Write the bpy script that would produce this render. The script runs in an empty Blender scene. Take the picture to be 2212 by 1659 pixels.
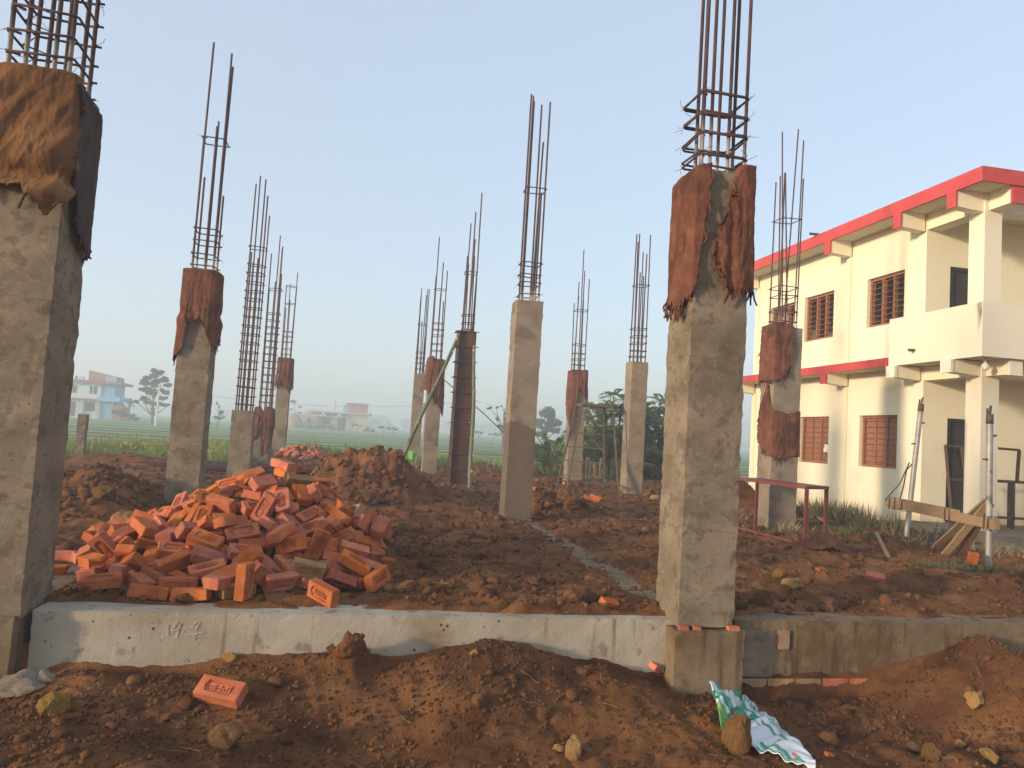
import bpy, bmesh, math, random
import numpy as np
from mathutils import Vector, Matrix, Euler

rnd = random.Random(11)
SC = bpy.context.scene
COL = SC.collection

# ---------------------------------------------------------------- camera
def look(yaw, pitch, roll):
    y, p, r = (math.radians(v) for v in (yaw, pitch, roll))
    f = np.array([math.sin(y) * math.cos(p), math.cos(y) * math.cos(p), math.sin(p)])
    r0 = np.array([math.cos(y), -math.sin(y), 0.0])
    u0 = np.cross(r0, f)
    rr = math.cos(r) * r0 + math.sin(r) * u0
    uu = -math.sin(r) * r0 + math.cos(r) * u0
    return Matrix(((rr[0], uu[0], -f[0]), (rr[1], uu[1], -f[1]), (rr[2], uu[2], -f[2])))

cam_data = bpy.data.cameras.new('camera')
cam_data.sensor_width = 36.0
cam_data.lens = 36.0 * 1636.3 / 2212.0
cam_data.clip_start = 0.05
cam_data.clip_end = 4000.0
cam = bpy.data.objects.new('camera', cam_data)
COL.objects.link(cam)
cam.matrix_world = Matrix.Translation((0, 0, 1.07)) @ look(10.906, 3.785, 3.502).to_4x4()
SC.camera = cam

# ---------------------------------------------------------------- sky, sun, exposure
SUN_EL, SUN_AZ = 9.5, 247.0            # azimuth clockwise from +Y
world = bpy.data.worlds.new('World')
SC.world = world
world.use_nodes = True
wn = world.node_tree
wn.nodes.clear()
sky = wn.nodes.new('ShaderNodeTexSky')
sky.sky_type = 'NISHITA'
sky.sun_disc = False
sky.sun_elevation = math.radians(SUN_EL)
sky.sun_rotation = math.radians(SUN_AZ)
sky.altitude = 50.0
sky.air_density = 1.0
sky.dust_density = 1.5
sky.ozone_density = 1.5
bg = wn.nodes.new('ShaderNodeBackground')
bg.inputs['Strength'].default_value = 0.15
wo = wn.nodes.new('ShaderNodeOutputWorld')
hazy = wn.nodes.new('ShaderNodeMix'); hazy.data_type = 'RGBA'      # even winter haze over the whole sky
hazy.inputs[0].default_value = .70
hazy.inputs[7].default_value = (1.30, 1.50, 1.82, 1)
wn.links.new(sky.outputs[0], hazy.inputs[6])
wn.links.new(hazy.outputs[2], bg.inputs['Color'])
wn.links.new(bg.outputs[0], wo.inputs['Surface'])

sd = bpy.data.lights.new('sun', 'SUN')
sd.energy = 2.2
sd.angle = math.radians(5.0)
sd.color = (1.0, 0.81, 0.58)
sun = bpy.data.objects.new('sun', sd)
COL.objects.link(sun)
_e, _a = math.radians(SUN_EL), math.radians(SUN_AZ)
SUN_DIR = Vector((math.sin(_a) * math.cos(_e), math.cos(_a) * math.cos(_e), math.sin(_e)))
sun.rotation_euler = SUN_DIR.to_track_quat('Z', 'Y').to_euler()
sun.location = SUN_DIR * 40

SC.view_settings.view_transform = 'Standard'
SC.view_settings.look = 'None'
SC.view_settings.exposure = 1.6
SC.view_settings.gamma = 1.0
SC.view_settings.use_curve_mapping = False
SC.cycles.max_bounces = 6
SC.cycles.volume_bounces = 1

# ---------------------------------------------------------------- helpers
def hash2(ix, iy, seed):
    h = (ix.astype(np.int64) * 374761393 + iy.astype(np.int64) * 668265263 + seed * 1274126177) & 0x7fffffff
    h = ((h ^ (h >> 13)) * 1274126177) & 0x7fffffff
    h = h ^ (h >> 16)
    return (h & 0xffff) / 65535.0

def vnoise(x, y, seed=0):
    x = np.asarray(x, float); y = np.asarray(y, float)
    ix = np.floor(x); iy = np.floor(y)
    fx = x - ix; fy = y - iy
    fx = fx * fx * (3 - 2 * fx); fy = fy * fy * (3 - 2 * fy)
    a = hash2(ix, iy, seed); b = hash2(ix + 1, iy, seed)
    c = hash2(ix, iy + 1, seed); d = hash2(ix + 1, iy + 1, seed)
    return (a + (b - a) * fx) * (1 - fy) + (c + (d - c) * fx) * fy

def fbm(x, y, oct=4, seed=0, gain=0.5):
    s = 0.0; a = 1.0; t = 0.0
    x = np.asarray(x, float); y = np.asarray(y, float)
    for i in range(oct):
        s = s + a * vnoise(x + 17.3 * i, y - 9.1 * i, seed + i); t += a
        a *= gain; x = x * 2.03; y = y * 2.03
    return s / t - 0.5

def sm(a, b, x):
    t = np.clip((np.asarray(x, float) - a) / (b - a), 0, 1)
    return t * t * (3 - 2 * t)

class MB:
    """collects simple shapes for ONE mesh object"""
    def __init__(s):
        s.v = []; s.f = []
    def add(s, vs, fs):
        o = len(s.v)
        s.v.extend(tuple(map(float, p)) for p in vs)
        s.f.extend(tuple(i + o for i in f) for f in fs)
        return s
    def box(s, x0, x1, y0, y1, z0, z1):
        vs = [(x0, y0, z0), (x1, y0, z0), (x1, y1, z0), (x0, y1, z0), (x0, y0, z1), (x1, y0, z1), (x1, y1, z1), (x0, y1, z1)]
        return s.add(vs, [(0, 3, 2, 1), (4, 5, 6, 7), (0, 1, 5, 4), (1, 2, 6, 5), (2, 3, 7, 6), (3, 0, 4, 7)])
    def bar(s, a, b, w, h, up=(0, 0, 1), w2=None, h2=None):
        """rectangular bar from a to b"""
        a = Vector(a); b = Vector(b); d = (b - a).normalized()
        u = Vector(up)
        if abs(d.dot(u)) > 0.98: u = Vector((0, 1, 0))
        r = d.cross(u).normalized(); u = r.cross(d).normalized()
        w2 = w if w2 is None else w2; h2 = h if h2 is None else h2
        vs = []
        for p, ww, hh in ((a, w, h), (b, w2, h2)):
            for sx, sy in ((-1, -1), (1, -1), (1, 1), (-1, 1)):
                vs.append(p + r * (sx * ww / 2) + u * (sy * hh / 2))
        return s.add(vs, [(0, 3, 2, 1), (4, 5, 6, 7), (0, 1, 5, 4), (1, 2, 6, 5), (2, 3, 7, 6), (3, 0, 4, 7)])
    def tube(s, pts, rad, n=6, cap=True, closed=False):
        pts = [Vector(p) for p in pts]
        m = len(pts)
        rads = rad if hasattr(rad, '__len__') else [rad] * m
        vs = []; fs = []
        prev = None
        for i, p in enumerate(pts):
            if closed: d = pts[(i + 1) % m] - pts[i - 1]
            else: d = pts[min(i + 1, m - 1)] - pts[max(i - 1, 0)]
            d.normalize()
            if prev is None:
                u = Vector((0, 0, 1)) if abs(d.z) < 0.9 else Vector((1, 0, 0))
                r = d.cross(u).normalized()
            else:
                r = (prev - d * prev.dot(d)).normalized()
            prev = r; u = d.cross(r)
            for k in range(n):
                a = 2 * math.pi * k / n
                vs.append(p + (r * math.cos(a) + u * math.sin(a)) * rads[i])
        for i in range(m if closed else m - 1):
            j = (i + 1) % m
            for k in range(n):
                l = (k + 1) % n
                fs.append((i * n + k, i * n + l, j * n + l, j * n + k))
        if cap and not closed:
            fs.append(tuple(range(n - 1, -1, -1))); fs.append(tuple((m - 1) * n + k for k in range(n)))
        return s.add(vs, fs)
    def grid(s, P):
        """P: array (nu, nv, 3)"""
        nu, nv = P.shape[:2]
        fs = [(i * nv + j, (i + 1) * nv + j, (i + 1) * nv + j + 1, i * nv + j + 1) for i in range(nu - 1) for j in range(nv - 1)]
        return s.add(P.reshape(-1, 3), fs)
    def mesh(s, name, smooth=False):
        me = bpy.data.meshes.new(name)
        me.from_pydata(s.v, [], s.f)
        if smooth: me.polygons.foreach_set('use_smooth', [True] * len(me.polygons))
        me.update()
        return me
    def build(s, name, mat, parent=None, smooth=False, loc=None, **kw):
        return link(name, s.mesh(name, smooth), mat, parent, loc, **kw)

def link(name, me, mat=None, parent=None, loc=None, label=None, cat=None, group=None, kind=None):
    o = bpy.data.objects.new(name, me)
    if mat is not None and me is not None and not len(me.materials): me.materials.append(mat)
    COL.objects.link(o)
    if loc is not None: o.location = loc
    if parent is not None:
        o.parent = parent
        o.matrix_parent_inverse = Matrix.Translation(-parent.location) if parent.type == 'EMPTY' and parent.get('flat') else Matrix()
    return tag(o, label, cat, group, kind)

def tag(o, label=None, cat=None, group=None, kind=None):
    if label: o['label'] = label
    if cat: o['category'] = cat
    if group: o['group'] = group
    if kind: o['kind'] = kind
    return o

def thing(name, label, cat, loc=(0, 0, 0), group=None):
    """an Empty at the thing's base; its parts are given in world coordinates"""
    o = bpy.data.objects.new(name, None)
    o.empty_display_size = 0.2
    o.location = loc
    o['flat'] = 1; o['kind'] = 'thing'
    COL.objects.link(o)
    return tag(o, label, cat, group)

def np_mesh(name, V, F):
    """fast mesh from numpy arrays, all faces the same size"""
    me = bpy.data.meshes.new(name)
    V = np.asarray(V, np.float32); F = np.asarray(F, np.int32)
    n, k = F.shape
    me.vertices.add(len(V)); me.vertices.foreach_set('co', V.ravel())
    me.loops.add(n * k); me.loops.foreach_set('vertex_index', F.ravel())
    me.polygons.add(n)
    me.polygons.foreach_set('loop_start', np.arange(0, n * k, k, dtype=np.int32))
    me.polygons.foreach_set('loop_total', np.full(n, k, np.int32))
    me.update(calc_edges=True)
    return me

# ---------------------------------------------------------------- materials
def mat(name, cols, scale=6.0, rough=0.9, bump=0.25, bscale=40.0, spec=0.2, blotch=None, speck=None, rand=0.0,
        metal=0.0, coord='Object', stretch=None, bdist=0.01, detail=6.0, streak=None, ztop=None, wave=None, transl=0.0, joint=False):
    """cols: ramp colours over a noise; blotch=(colour, scale, lo, hi); speck=(colour, scale, size);
    rand: brightness spread from object to object; streak=(colour, lo, hi): vertical runs; ztop=(colour, z0, z1)"""
    m = bpy.data.materials.new(name)
    m.use_nodes = True
    nt = m.node_tree; nt.nodes.clear()
    N = nt.nodes.new; L = nt.links.new
    out = N('ShaderNodeOutputMaterial'); bs = N('ShaderNodeBsdfPrincipled')
    L(bs.outputs[0], out.inputs['Surface'])
    bs.inputs['Roughness'].default_value = rough
    bs.inputs['Metallic'].default_value = metal
    bs.inputs['Specular IOR Level'].default_value = spec
    tc = N('ShaderNodeTexCoord')
    src = tc.outputs[coord] if coord != 'World' else N('ShaderNodeNewGeometry').outputs['Position']
    if rand:
        oi = N('ShaderNodeObjectInfo')
        va = N('ShaderNodeVectorMath'); va.operation = 'ADD'
        vm = N('ShaderNodeVectorMath'); vm.operation = 'SCALE'
        L(oi.outputs['Location'], vm.inputs[0]); vm.inputs['Scale'].default_value = 7.3
        L(src, va.inputs[0]); L(vm.outputs[0], va.inputs[1]); src = va.outputs[0]
    if stretch:
        mp = N('ShaderNodeMapping'); mp.inputs['Scale'].default_value = stretch
        L(src, mp.inputs['Vector']); src = mp.outputs[0]
    def noise(sc, det=detail, ro=0.6):
        n = N('ShaderNodeTexNoise'); n.inputs['Scale'].default_value = sc
        n.inputs['Detail'].default_value = det; n.inputs['Roughness'].default_value = ro
        L(src, n.inputs['Vector']); return n.outputs['Fac']
    rp = N('ShaderNodeValToRGB')
    L(noise(scale), rp.inputs[0])
    el = rp.color_ramp.elements
    k = len(cols)
    while len(el) < k: el.new(0.5)
    for i, c in enumerate(cols):
        el[i].position = 0.32 + 0.36 * i / max(k - 1, 1); el[i].color = (*c, 1)
    col = rp.outputs[0]
    def mix(fac, c, a, blend='MIX'):
        mx = N('ShaderNodeMix'); mx.data_type = 'RGBA'; mx.blend_type = blend
        L(fac, mx.inputs[0]); L(a, mx.inputs[6])
        if isinstance(c, tuple): mx.inputs[7].default_value = (*c, 1)
        else: L(c, mx.inputs[7])
        return mx.outputs[2]
    def rng(v, lo, hi, a=0.0, b=1.0):
        r = N('ShaderNodeMapRange'); r.interpolation_type = 'SMOOTHSTEP'
        L(v, r.inputs[0]); r.inputs[1].default_value = lo; r.inputs[2].default_value = hi
        r.inputs[3].default_value = a; r.inputs[4].default_value = b
        return r.outputs[0]
    for b in ([blotch] if blotch and not isinstance(blotch, list) else blotch or []):
        col = mix(rng(noise(b[1]), b[2], b[3], 0, b[4] if len(b) > 4 else 1), b[0], col)
    if streak:
        mp = N('ShaderNodeMapping'); mp.inputs['Scale'].default_value = (9, 9, 0.7); L(src, mp.inputs['Vector'])
        n = N('ShaderNodeTexNoise'); n.inputs['Scale'].default_value = 1.6; n.inputs['Detail'].default_value = 5
        L(mp.outputs[0], n.inputs['Vector'])
        col = mix(rng(n.outputs['Fac'], streak[1], streak[2], 0, 0.8), streak[0], col)
    if speck:
        vo = N('ShaderNodeTexVoronoi'); vo.inputs['Scale'].default_value = speck[1]; L(src, vo.inputs['Vector'])
        gate = rng(noise(speck[1] * 0.13, 2), 0.45, 0.6)
        sp = rng(vo.outputs['Distance'], speck[2] * 0.5, speck[2], 1, 0)
        mu = N('ShaderNodeMath'); mu.operation = 'MULTIPLY'; L(gate, mu.inputs[0]); L(sp, mu.inputs[1])
        col = mix(mu.outputs[0], speck[0], col)
    if ztop:
        g = N('ShaderNodeNewGeometry'); sx = N('ShaderNodeSeparateXYZ'); L(g.outputs['Position'], sx.inputs[0])
        ad = N('ShaderNodeMath'); ad.operation = 'ADD'; L(sx.outputs[2], ad.inputs[0])
        nz = rng(noise(2.6, 4), .25, .75, -ztop[3], ztop[3]); L(nz, ad.inputs[1])
        col = mix(rng(ad.outputs[0], ztop[1], ztop[2], 1, 0), ztop[0], col)
    if joint:                                            # pour joints between lifts
        g = N('ShaderNodeNewGeometry'); sx = N('ShaderNodeSeparateXYZ'); L(g.outputs['Position'], sx.inputs[0])
        for zj in (.56, 1.62):
            ad = N('ShaderNodeMath'); ad.operation = 'ADD'; L(sx.outputs[2], ad.inputs[0]); L(rng(noise(5, 4), 0, 1, -zj - .06, -zj + .06), ad.inputs[1])
            ab = N('ShaderNodeMath'); ab.operation = 'ABSOLUTE'; L(ad.outputs[0], ab.inputs[0])
            col = mix(rng(ab.outputs[0], .002, .008, .35, 0), (.07, .05, .035), col)
    if rand:
        hv = N('ShaderNodeHueSaturation'); L(col, hv.inputs['Color'])
        L(rng(oi.outputs['Random'], 0, 1, 1 - rand, 1 + rand), hv.inputs['Value'])
        r2 = N('ShaderNodeMath'); r2.operation = 'FRACT'
        r3 = N('ShaderNodeMath'); r3.operation = 'MULTIPLY'; r3.inputs[1].default_value = 7.77
        L(oi.outputs['Random'], r3.inputs[0]); L(r3.outputs[0], r2.inputs[0])
        L(rng(r2.outputs[0], 0, 1, 1 - rand * 0.45, 1.0 + rand * 0.35), hv.inputs['Saturation'])
        L(rng(r2.outputs[0], 0, 1, 0.5 - rand * 0.02, 0.5 + rand * 0.035), hv.inputs['Hue'])
        col = hv.outputs[0]
    L(col, bs.inputs['Base Color'])
    if transl:
        tr = N('ShaderNodeBsdfTranslucent'); ms = N('ShaderNodeMixShader'); ms.inputs[0].default_value = transl
        L(col, tr.inputs[0]); L(bs.outputs[0], ms.inputs[1]); L(tr.outputs[0], ms.inputs[2]); L(ms.outputs[0], out.inputs['Surface'])
    if bump:
        bp = N('ShaderNodeBump'); bp.inputs['Strength'].default_value = bump; bp.inputs['Distance'].default_value = bdist
        if wave:
            w = N('ShaderNodeTexWave'); w.bands_direction = 'Z'; w.inputs['Scale'].default_value = wave
            L(N('ShaderNodeNewGeometry').outputs['Position'], w.inputs['Vector']); L(w.outputs['Fac'], bp.inputs['Height'])
        else:
            L(noise(bscale, 8, 0.65), bp.inputs['Height'])
        L(bp.outputs[0], bs.inputs['Normal'])
    return m

M = {}
M['soil'] = mat('soil', [(.066, .027, .013), (.130, .053, .022), (.20, .086, .034), (.29, .130, .050)], 2.6, .95, .9, 70, .1,
                blotch=[((.26, .112, .036), .8, .50, .68, .8), ((.055, .026, .016), 1.3, .54, .66, .75), ((.21, .095, .036), 22, .56, .72, .5)], bdist=.02, coord='World', detail=12)
M['clod'] = mat('clod', [(.066, .029, .014), (.112, .049, .022), (.165, .074, .032), (.23, .106, .044)], 4, .95, .9, 70, .1, coord='World', bdist=.015, detail=10)
M['concrete'] = mat('concrete', [(.165, .126, .086), (.235, .184, .128), (.30, .24, .17)], 4.5, .92, .6, 90, .15,
                    blotch=[((.110, .080, .052), 9, .48, .63, .7), ((.125, .092, .060), 1.5, .48, .68, .6), ((.31, .24, .165), 17, .56, .70, .55)], speck=((.05, .04, .03), 24, .15), bdist=.006, stretch=(1, 1, 1.25), joint=True)
M['concrete_new'] = mat('concrete_new', [(.19, .148, .105), (.245, .193, .140), (.29, .232, .17)], 2.6, .92, .5, 110, .15,
                        blotch=[((.135, .106, .078), 1.4, .54, .64, .75), ((.16, .128, .096), 11, .54, .72, .5)], speck=((.06, .05, .04), 20, .13), bdist=.005, stretch=(1, 1, 1.5), joint=True)
M['concrete_damp'] = mat('concrete_damp', [(.19, .148, .105), (.245, .193, .140), (.29, .232, .17)], 2.6, .92, .5, 110, .15, blotch=((.135, .106, .078), 1.4, .54, .64, .6), speck=((.06, .05, .04), 20, .13),
                         bdist=.005, stretch=(1, 1, 1.5), ztop=((.145, .110, .077), .98, 1.30, .45))
M['beam'] = mat('beam', [(.30, .25, .185), (.38, .325, .25), (.45, .395, .315)], 1.6, .88, .5, 70, .15,
                blotch=[((.20, .14, .08), 1.3, .56, .72, .8), ((.16, .14, .115), 7, .58, .68, .7), ((.22, .17, .11), 14, .6, .72, .5)], speck=((.06, .05, .04), 15, .17), bdist=.008,
                streak=((.19, .12, .065), .60, .76))
M['beam_muddy'] = mat('beam_muddy', [(.145, .100, .058), (.20, .142, .086), (.25, .185, .118)], 2.0, .92, .6, 70, .15,
                      blotch=[((.115, .062, .028), 2.2, .50, .66, .8), ((.10, .07, .042), 8, .54, .70, .6), ((.27, .21, .14), 13, .58, .72, .4)], streak=((.085, .05, .026), .52, .68), speck=((.05, .035, .02), 20, .16), bdist=.008)
M['burlap'] = mat('burlap', [(.105, .042, .026), (.155, .062, .038), (.205, .085, .052)], 9, .98, .9, 48, .03,
                  blotch=[((.07, .032, .022), 3.0, .52, .64, .8), ((.19, .095, .06), 30, .55, .7, .5)], bdist=.012)
M['burlap_gold'] = mat('burlap_gold', [(.115, .054, .024), (.175, .084, .036), (.235, .115, .048)], 5, .98, .9, 48, .03,
                       blotch=[((.085, .044, .026), 2.5, .52, .66, .8), ((.11, .052, .028), 30, .55, .7, .5)], bdist=.008)
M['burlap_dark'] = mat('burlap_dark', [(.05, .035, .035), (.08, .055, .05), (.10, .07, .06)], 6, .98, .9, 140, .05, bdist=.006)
M['rebar'] = mat('rebar', [(.060, .036, .040), (.095, .056, .055), (.14, .075, .06)], 6, .7, .5, 60, .3, metal=.3, coord='World',
                 ztop=((.42, .36, .29), 2.80, 2.98, .08))
M['rebar_rib'] = mat('rebar_rib', [(.060, .036, .040), (.095, .056, .055), (.14, .075, .06)], 6, .7, .8, 60, .3, metal=.3, coord='World',
                     ztop=((.42, .36, .29), 2.84, 3.10, .1), wave=42, bdist=.004)
M['rebar_low'] = mat('rebar_low', [(.060, .034, .038), (.095, .052, .052), (.14, .07, .055)], 6, .7, .3, 60, .3, metal=.3, coord='World')
M['brick'] = mat('brick', [(.37, .092, .040), (.46, .130, .056), (.53, .175, .080)], 9, .92, .6, 120, .1, rand=.2,
                 blotch=[((.46, .21, .13), 5, .57, .72, .5), ((.20, .10, .05), 2.2, .6, .72, .45), ((.22, .07, .04), 4, .60, .75, .6)], bdist=.004, speck=((.20, .06, .03), 60, .2))
M['brick_dusty'] = mat('brick_dusty', [(.24, .15, .085), (.31, .19, .10), (.36, .22, .13)], 9, .95, .6, 120, .1, rand=.2,
                       blotch=((.34, .13, .07), 5, .52, .66, .7), bdist=.004)
M['stone_yellow'] = mat('stone_yellow', [(.24, .13, .045), (.36, .20, .065), (.45, .27, .10)], 9, .92, .8, 50, .1, rand=.15, bdist=.01)
M['stone_brown'] = mat('stone_brown', [(.12, .058, .026), (.19, .095, .040), (.26, .14, .060)], 9, .92, .8, 50, .1, rand=.2, bdist=.01)
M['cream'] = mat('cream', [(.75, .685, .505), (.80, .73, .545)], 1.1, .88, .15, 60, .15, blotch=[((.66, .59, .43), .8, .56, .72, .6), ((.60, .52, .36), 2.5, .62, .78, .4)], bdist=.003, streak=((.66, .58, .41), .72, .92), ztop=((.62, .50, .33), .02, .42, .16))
M['cream_pale'] = mat('cream_pale', [(.72, .655, .50), (.77, .70, .54)], 1.1, .85, .15, 60, .2, bdist=.003,
                      streak=((.55, .49, .38), .70, .85))
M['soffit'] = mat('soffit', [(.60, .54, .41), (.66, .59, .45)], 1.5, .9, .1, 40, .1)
M['red_paint'] = mat('red_paint', [(.45, .055, .055), (.54, .075, .070)], 2, .7, .3, 30, .2, blotch=[((.37, .05, .05), 3, .56, .7, .7), ((.50, .16, .14), 14, .62, .72, .5)], bdist=.003)
M['wood_red'] = mat('wood_red', [(.24, .10, .050), (.32, .135, .07)], 5, .7, .2, 40, .3, stretch=(6, 6, 1), bdist=.003)
M['dark'] = mat('dark', [(.028, .026, .028), (.04, .038, .04)], 4, .8, .1)
M['steel_form'] = mat('steel_form', [(.075, .033, .026), (.105, .043, .031), (.145, .06, .042)], 3.2, .75, .3, 60, .3, metal=.15,
                      blotch=((.05, .032, .032), 2.3, .50, .66, .8), bdist=.004)
M['bamboo'] = mat('bamboo', [(.07, .10, .055), (.10, .135, .07), (.16, .17, .09)], 3, .55, .2, 40, .4, bdist=.003)
M['bamboo_cut'] = mat('bamboo_cut', [(.42, .25, .13), (.52, .34, .18)], 8, .8, .2)
M['metal_old'] = mat('metal_old', [(.085, .065, .046), (.12, .092, .066), (.155, .12, .085)], 6, .7, .3, 60, .3, metal=.2, bdist=.003)
M['metal_red'] = mat('metal_red', [(.15, .034, .030), (.20, .050, .040)], 6, .55, .2, 60, .4, blotch=((.25, .15, .09), 3, .56, .7, .7), bdist=.003)
M['metal_brown'] = mat('metal_brown', [(.085, .045, .032), (.12, .065, .045)], 6, .6, .2, 60, .4, bdist=.003)
M['galv'] = mat('galv', [(.26, .24, .21), (.36, .33, .29), (.43, .40, .35)], 7, .55, .2, 60, .4, metal=.35, blotch=((.11, .10, .095), 5, .56, .66, .8), bdist=.003)
M['wood'] = mat('wood', [(.21, .135, .07), (.31, .20, .105), (.38, .26, .14)], 5, .85, .5, 30, .2, stretch=(2, 14, 14), bdist=.004)
M['wood_dark'] = mat('wood_dark', [(.11, .055, .03), (.17, .085, .045), (.22, .12, .065)], 6, .85, .4, 30, .2, bdist=.004)
M['white'] = mat('white', [(.66, .64, .60), (.74, .72, .68)], 9, .7, .2)
M['plastic_white'] = mat('plastic_white', [(.60, .62, .64), (.70, .72, .74)], 9, .5, .3, 25, .4, blotch=((.35, .25, .15), 5, .60, .75, .6))
M['green_print'] = mat('green_print', [(.02, .28, .18), (.03, .34, .22)], 9, .5, .2, 25, .4)
M['green_lime'] = mat('green_lime', [(.12, .34, .07), (.20, .42, .12)], 9, .5, .2, 25, .4)
M['chalk'] = mat('chalk', [(.52, .48, .41), (.60, .56, .49)], 40, .95, 0)
M['leaf'] = mat('leaf', [(.14, .21, .07), (.20, .29, .10), (.26, .34, .13)], 2.0, .55, 0, spec=.3, coord='World', transl=.5)
M['leaf_dark'] = mat('leaf_dark', [(.08, .125, .06), (.115, .165, .075)], 1.0, .65, 0, spec=.2, coord='World', transl=.4)
M['leaf_light'] = mat('leaf_light', [(.17, .23, .07), (.24, .29, .095), (.32, .35, .12)], 2.0, .6, 0, spec=.3, coord='World', transl=.25)
M['grass_dull'] = mat('grass_dull', [(.085, .085, .035), (.12, .115, .05), (.16, .14, .065)], 2.0, .7, 0, spec=.2, coord='World', transl=.2)
M['flower'] = mat('flower', [(.30, .30, .08), (.40, .38, .11)], 9, .7, 0, coord='World', transl=.2)
M['straw'] = mat('straw', [(.25, .18, .095), (.33, .25, .14)], 9, .9, 0, coord='World')
M['bark'] = mat('bark', [(.11, .085, .06), (.17, .13, .09)], 8, .95, .6, 30, .1, bdist=.02)
M['field'] = mat('field', [(.17, .265, .10), (.205, .30, .12), (.24, .335, .14)], .25, .95, .6, 6, .1, blotch=[((.26, .30, .16), .045, .55, .66, .6), ((.12, .25, .10), .09, .55, .66, .6)], bdist=.1, coord='World')
M['bund'] = mat('bund', [(.10, .085, .045), (.15, .13, .07)], 1.5, .95, .6, 8, .1, bdist=.05, coord='World')

# ---------------------------------------------------------------- ground
PX = [-30, -3, -1.72, -1.6, -1.45, -.84, -.65, -.37, -.12, .03, .21, .39, .55, .76, .92, 1.21, 1.49, 1.79, 1.97, 2.34, 2.55, 3.23, 3.52, 3.86, 4.04, 4.21, 4.44, 6, 30]
PZ = [-.42, -.42, -.42, -.38, -.31, -.29, -.25, -.21, -.19, -.22, -.25, -.23, -.17, -.12, -.14, -.22, -.27, -.36, -.41, -.44, -.47, -.47, -.30, -.14, -.06, -.12, -.20, -.3, -.3]
# heaps: x, y, rx, ry, height, power, roughness
HEAPS = [(-2.75, 9.0, .85, 1.5, .40, 1.0, .55), (-3.6, 10.5, 1.0, 1.6, .24, 1.0, .5),
         (.02, 11.7, .80, 1.15, .50, .9, .7), (.50, 11.6, .85, 1.1, .28, .9, .6), (1.05, 11.9, .9, .9, .20, 1.0, .5), (-.42, 11.9, .55, 1.0, .16, 1.0, .5),
         (2.7, 18.6, .85, .8, .30, .9, .4), (3.5, 18.8, .7, .6, .15, 1.0, .4), (1.0, 17.0, .8, .7, .2, 1.0, .4),
         (2.55, 10.7, .42, .5, .30, .9, .8), (2.95, 10.6, .42, .4, .18, 1.0, .6),
         (6.05, 11.4, .55, .8, .55, 1.0, .4), (-1.6, 14.0, 1.4, .5, .04, 1, .4),
         (-.70, 6.40, 1.28, 1.45, .62, 1.0, .06),
         (-1.42, 20.6, 1.0, .95, .36, 1.0, .1),
         (2.95, 5.25, .7, .35, .07, 1, .6), (3.9, 5.6, .9, .45, .08, 1, .6), (5.2, 5.6, 1.1, .4, .09, 1, .5), (3.2, 6.6, .6, .5, .10, 1, .7), (4.7, 7.2, .8, .5, .08, 1, .7),
         (6.2, 8.6, .5, .4, .10, 1, .6), (7.6, 10.3, .5, .6, .10, 1, .5), (7.0, 8.1, .42, .3, .13, 1, .5),
         (-4.6, 16.2, 2.6, .45, .20, 1, .5), (.6, 18.4, 1.2, .5, .10, 1, .4),
         (.75, 5.35, .55, .4, .05, 1, .6), (1.2, 7.0, .6, .7, .07, 1, .5), (3.0, 8.2, .8, .6, .07, 1, .5), (.4, 9.2, .7, .8, .08, 1, .5)]

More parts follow.
